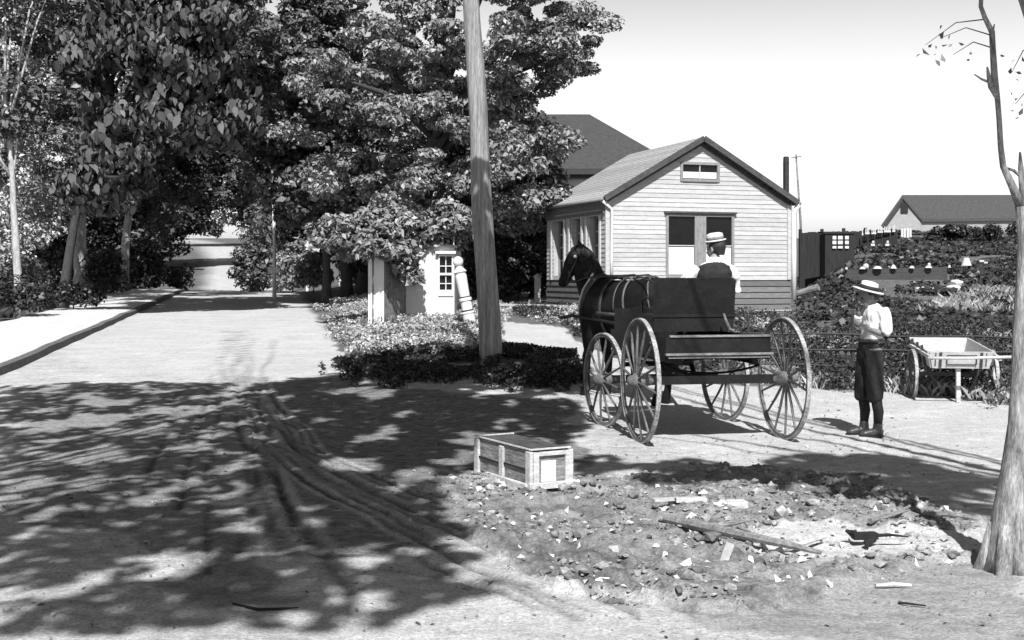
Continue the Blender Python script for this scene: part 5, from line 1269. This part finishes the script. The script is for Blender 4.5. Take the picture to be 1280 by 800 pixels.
pts = np.concatenate([crown_pts(deep, 480, .33, 2.3, r, 6.8, 9.2, 61), crown_pts(soft, 230, .42, 2.6, r, 6.5, 9.0, 62), crown_pts(dap, 330, .45, 2.4, r, 6.5, 8.6, 68)])
vis_ok = (pts[:, 2] - CAMZ) > .25 * np.maximum(pts[:, 1], 0) + .15
pts = pts[vis_ok]
for nm, lab, bxy, selx, H in (('yard_tree', 'tall leafy tree left of the yard, shading the road', (-6.0, 1.5), pts[:, 0] < .9, 7.2), ('yard_tree', 'tall leafy tree right of the yard, shading the rubble', (5.6, 2.2), pts[:, 0] >= .9, 7.0)):
    pp = pts[selx]
    root = thing(nm, lab, 'tree', (bxy[0], bxy[1], -.05)); o = np.array([bxy[0], bxy[1], -.05])
    leaf_mesh('crown', pp - o, sdir + r.normal(size=pp.shape) * .45, .15, 'leaf_mid', root, .3, .7, 70)
    tb = MB().tube([(0, 0, 0), (.05, .02, 2), (.15, .1, 4), (.3, .3, 5.6), (.5 if bxy[0] < 0 else -.5, .6, H)], [.34, .27, .23, .18, .12], 12)
    for i in range(22):
        e = pp[i * len(pp) // 22] - o; k = 4.2 + 2.2 * (i % 5) / 4; a = np.array([.2 if bxy[0] < 0 else -.15, .2, k])
        m1 = a + (e - a) * .5 + np.array([0, 0, .5]); tb.tube([a, m1, e], [.045, .028, .008], 6)
    tb.build('trunk', 'bark_dark', root, True)

# ------------------------------------------------------------------ grass and weeds
def blades(name, label, x, y, h, w, mat_, seed, lean=.35, dz=None):
    r = np.random.default_rng(seed); n = len(x); z = terrain(x, y) if dz is None else dz
    h = h * r.uniform(.5, 1.3, n); a = r.uniform(0, 6.283, n); w = w * r.uniform(.6, 1.4, n)
    d = np.stack([np.cos(a), np.sin(a), 0 * a], -1); ld = r.normal(size=(n, 3)) * lean; ld[:, 2] = 0
    b = np.stack([x, y, z - .02], -1); up_ = np.array([0, 0, 1.])
    v = np.stack([b - d * w[:, None] / 2, b + d * w[:, None] / 2, b + (up_ + ld * .55) * h[:, None] * .6 + d * w[:, None] * .4, b + (up_ * .95 + ld * 1.2) * h[:, None]], 1).reshape(-1, 3)
    return tag(np_mesh(name, v, np.arange(4 * n).reshape(n, 4), mat_), label, name.replace('_', ' '), kind='stuff')
def scatter(poly, n, seed, noise=None):
    r = np.random.default_rng(seed); a = np.array(poly); lo, hi = a.min(0), a.max(0)
    x = r.uniform(lo[0], hi[0], n); y = r.uniform(lo[1], hi[1], n); k = inpoly(x + (fbm(x * 1.3, y * .9, seed + 40, 4) - .5) * 2.2, y + (fbm(x * 1.1, y * 1.1, seed + 50, 4) - .5) * 2.2, poly)
    if noise: k &= fbm(x * noise[0], y * noise[0], seed, 3) > noise[1]
    return x[k], y[k]
def weeds(name, label, x, y, h, leaf, mat_, seed, fs=1.4):
    r = np.random.default_rng(seed); n = len(x)
    hh = h * (.25 + 1.1 * np.clip(fbm(x * fs, y * fs, seed, 3) - .2, 0, 1)) * r.random(n) ** .7
    c = np.stack([x, y, terrain(x, y) + hh], -1)
    nr = np.array([0, -.25, .75]) + r.normal(size=c.shape) * .6
    return tag(leaf_mesh(name, c, nr, leaf * np.ones(n), mat_, None, -.5, .5, seed + 1), label, name.replace('_', ' '), kind='stuff')
bank = Gpoly([(405, 382), (450, 372), (560, 376), (640, 384), (640, 402), (628, 440), (560, 452), (470, 452), (438, 448), (430, 420)])
x, y = scatter(bank, 80000, 1, (1.3, .36)); k = ~inpoly(x, y, pale_poly); weeds('bank_grass', 'dry pale grass on the bank round the globed post', x[k], y[k], .28, .075, 'grass_pale', 2)
dk = Gpoly([(430, 452), (520, 438), (600, 448), (640, 438), (725, 452), (730, 488), (590, 496), (500, 484), (436, 488)])
x, y = scatter(dk, 60000, 3, (1.5, .42)); weeds('dark_weeds', 'dark shaded weeds round the foot of the timber pole', x, y, .24, .055, 'weed_dark', 4)
ln = Gpoly([(640, 382), (760, 390), (1000, 396), (1000, 470), (830, 462), (752, 425), (700, 405), (640, 398)])
x, y = scatter(ln, 70000, 5, (.9, .36)); k = ~inpoly(x, y, pale_poly); weeds('yard_weeds', 'rough weeds in front of the cottage', x[k], y[k], .30, .07, 'weed_mid', 6)
x, y = scatter(ln, 30000, 15, (.9, .5)); k = ~inpoly(x, y, pale_poly); weeds('yard_grass', 'dry pale grass tufts in front of the cottage', x[k], y[k], .30, .06, 'grass_pale', 16)
fl_ = Gpoly([(930, 470), (1000, 488), (1130, 493), (1245, 508), (1300, 512), (1300, 425), (1000, 425)])
x, y = scatter(fl_, 40000, 7, (.8, .46)); blades('field_grass', 'pale grass behind the low rail fence', x, y, .20, .012, 'grass_pale', 8)
x, y = scatter(fl_, 80000, 9, (1.2, .40)); weeds('field_weeds', 'dark weeds along the yard edge behind the handcart', x, y, .50, .06, 'weed_mid', 10)
# leafy cover over the hillside garden
hp_ = Gpoly([(1000, 430), (1300, 430), (1300, 292), (1004, 300)])
x, y = scatter([(6.2, 20.5), (24, 20.5), (34, 66), (14.5, 66), (8.2, 34)], 210000, 11)
k = (x / y > .236) ; x, y = x[k], y[k]; keep = fbm(x * .5, y * .3, 12, 4) > .40; x, y = x[keep], y[keep]
hgt = .08 + .42 * np.clip(fbm(x * .8, y * .5, 13, 3) - .3, 0, 1); r = np.random.default_rng(12)
c = np.stack([x, y, terrain(x, y) + hgt * r.random(len(x))], -1)
tag(leaf_mesh('hillside_undergrowth', c, np.array([0, -.3, .8]) + r.normal(size=c.shape) * .5, (.06 + .0026 * c[:, 1]), 'weed_mid', None, .3, .7, 14), 'dark tangled undergrowth covering the garden slope', 'undergrowth', kind='stuff')
x, y = scatter(Gpoly([(1150, 392), (1250, 395), (1260, 366), (1190, 372)]), 5000, 17); blades('slope_grass', 'pale dry grass patch on the garden slope', x, y, .30, .022, 'grass_pale', 18)
gh = 'dark hedge bushes along the top of the garden'
for i, (px, rx, rz, lab) in enumerate([(1150, 34, 8, 'dark hedge bush below the left end of the barn roof'), (1195, 36, 14, 'dark hedge bush below the middle of the barn roof'), (1245, 40, 16, 'dark hedge bush at the right end of the barn'), (1090, 34, 8, 'dark hedge bush below the white cloths on the fence'), (1030, 30, 8, 'dark hedge bush right of the cottage wall')]):
    bush(lab, px, 300, 54 if i < 3 else 46, rx, rz, 'weed_dark', 80 + i, 'hedge_bush', .14, 150, 46, gh, cr=.34)
bush('leafless spiky little bush above the barn ridge', 1201, 240, 76, 7, 16, 'weed_dark', 90, 'bush', .1, 8, 8, cr=.5)
x, y = scatter([(-14, 26), (-10.6 - 2.9, 26), (-17.5, 46), (-26, 46), (-22, 26)], 30000, 19, (.8, .4)); blades('roadside_grass', 'rough grass left of the sidewalk', x, y, .3, .06, 'weed_mid', 20, .5)

# ------------------------------------------------------------------ light, sky, camera
world = bpy.data.worlds.new('World'); scene.world = world; world.use_nodes = True
nt = world.node_tree; bg = nt.nodes['Background']
sk = nt.nodes.new('ShaderNodeTexSky'); sk.sky_type = 'NISHITA'; sk.sun_disc = False; sk.sun_elevation = SUN_EL; sk.sun_rotation = math.pi - SUN_AZ
sk.dust_density = 3.0; sk.air_density = 1.0
# old blue-sensitive plates see the sky through its blue light only, whitest in the haze near the horizon
sep = nt.nodes.new('ShaderNodeSeparateColor'); nt.links.new(sk.outputs[0], sep.inputs[0])
tcw = nt.nodes.new('ShaderNodeTexCoord'); sx_ = nt.nodes.new('ShaderNodeSeparateXYZ'); nt.links.new(tcw.outputs['Generated'], sx_.inputs[0])
def wm_(op, a, b_=0.):
    q = nt.nodes.new('ShaderNodeMath'); q.operation = op
    for i, v in enumerate((a, b_)):
        if isinstance(v, (int, float)): q.inputs[i].default_value = v
        else: nt.links.new(v, q.inputs[i])
    return q.outputs[0]
mr_ = nt.nodes.new('ShaderNodeMapRange'); mr_.interpolation_type = 'SMOOTHSTEP'; nt.links.new(sx_.outputs[2], mr_.inputs['Value'])
mr_.inputs['From Min'].default_value = .12; mr_.inputs['From Max'].default_value = .40; mr_.inputs['To Min'].default_value = 2.2; mr_.inputs['To Max'].default_value = .5
hz_ = wm_('MULTIPLY', mr_.outputs[0], wm_('ADD', 1., wm_('MULTIPLY', 2.0, wm_('EXPONENT', wm_('MULTIPLY', -14., wm_('MAXIMUM', sx_.outputs[2], 0.))))))
val_ = wm_('MULTIPLY', sep.outputs[2], hz_); nt.links.new(val_, bg.inputs['Color'])
bg.inputs['Strength'].default_value = .05
sd = bpy.data.lights.new('sun', 'SUN'); sd.energy = 5.0; sd.angle = R(.55); sd.color = (1, 1, 1)
so = bpy.data.objects.new('sun', sd); COL.objects.link(so)
so.rotation_euler = Vector(-sdir).to_track_quat('-Z', 'Y').to_euler()
cam = bpy.data.cameras.new('camera'); co = bpy.data.objects.new('camera', cam); COL.objects.link(co)
co.location = (0, 0, CAMZ); co.rotation_euler = (R(90), 0, 0); cam.sensor_width = 36; cam.lens = 36 * F / 1280; cam.shift_y = -(400 - HY) / 1280
cam.clip_end = 2000; cam.clip_start = .05
scene.camera = co
vs = scene.view_settings; vs.view_transform = 'Standard'; vs.look = 'None'; vs.gamma = 1; vs.exposure = .75; vs.use_curve_mapping = False
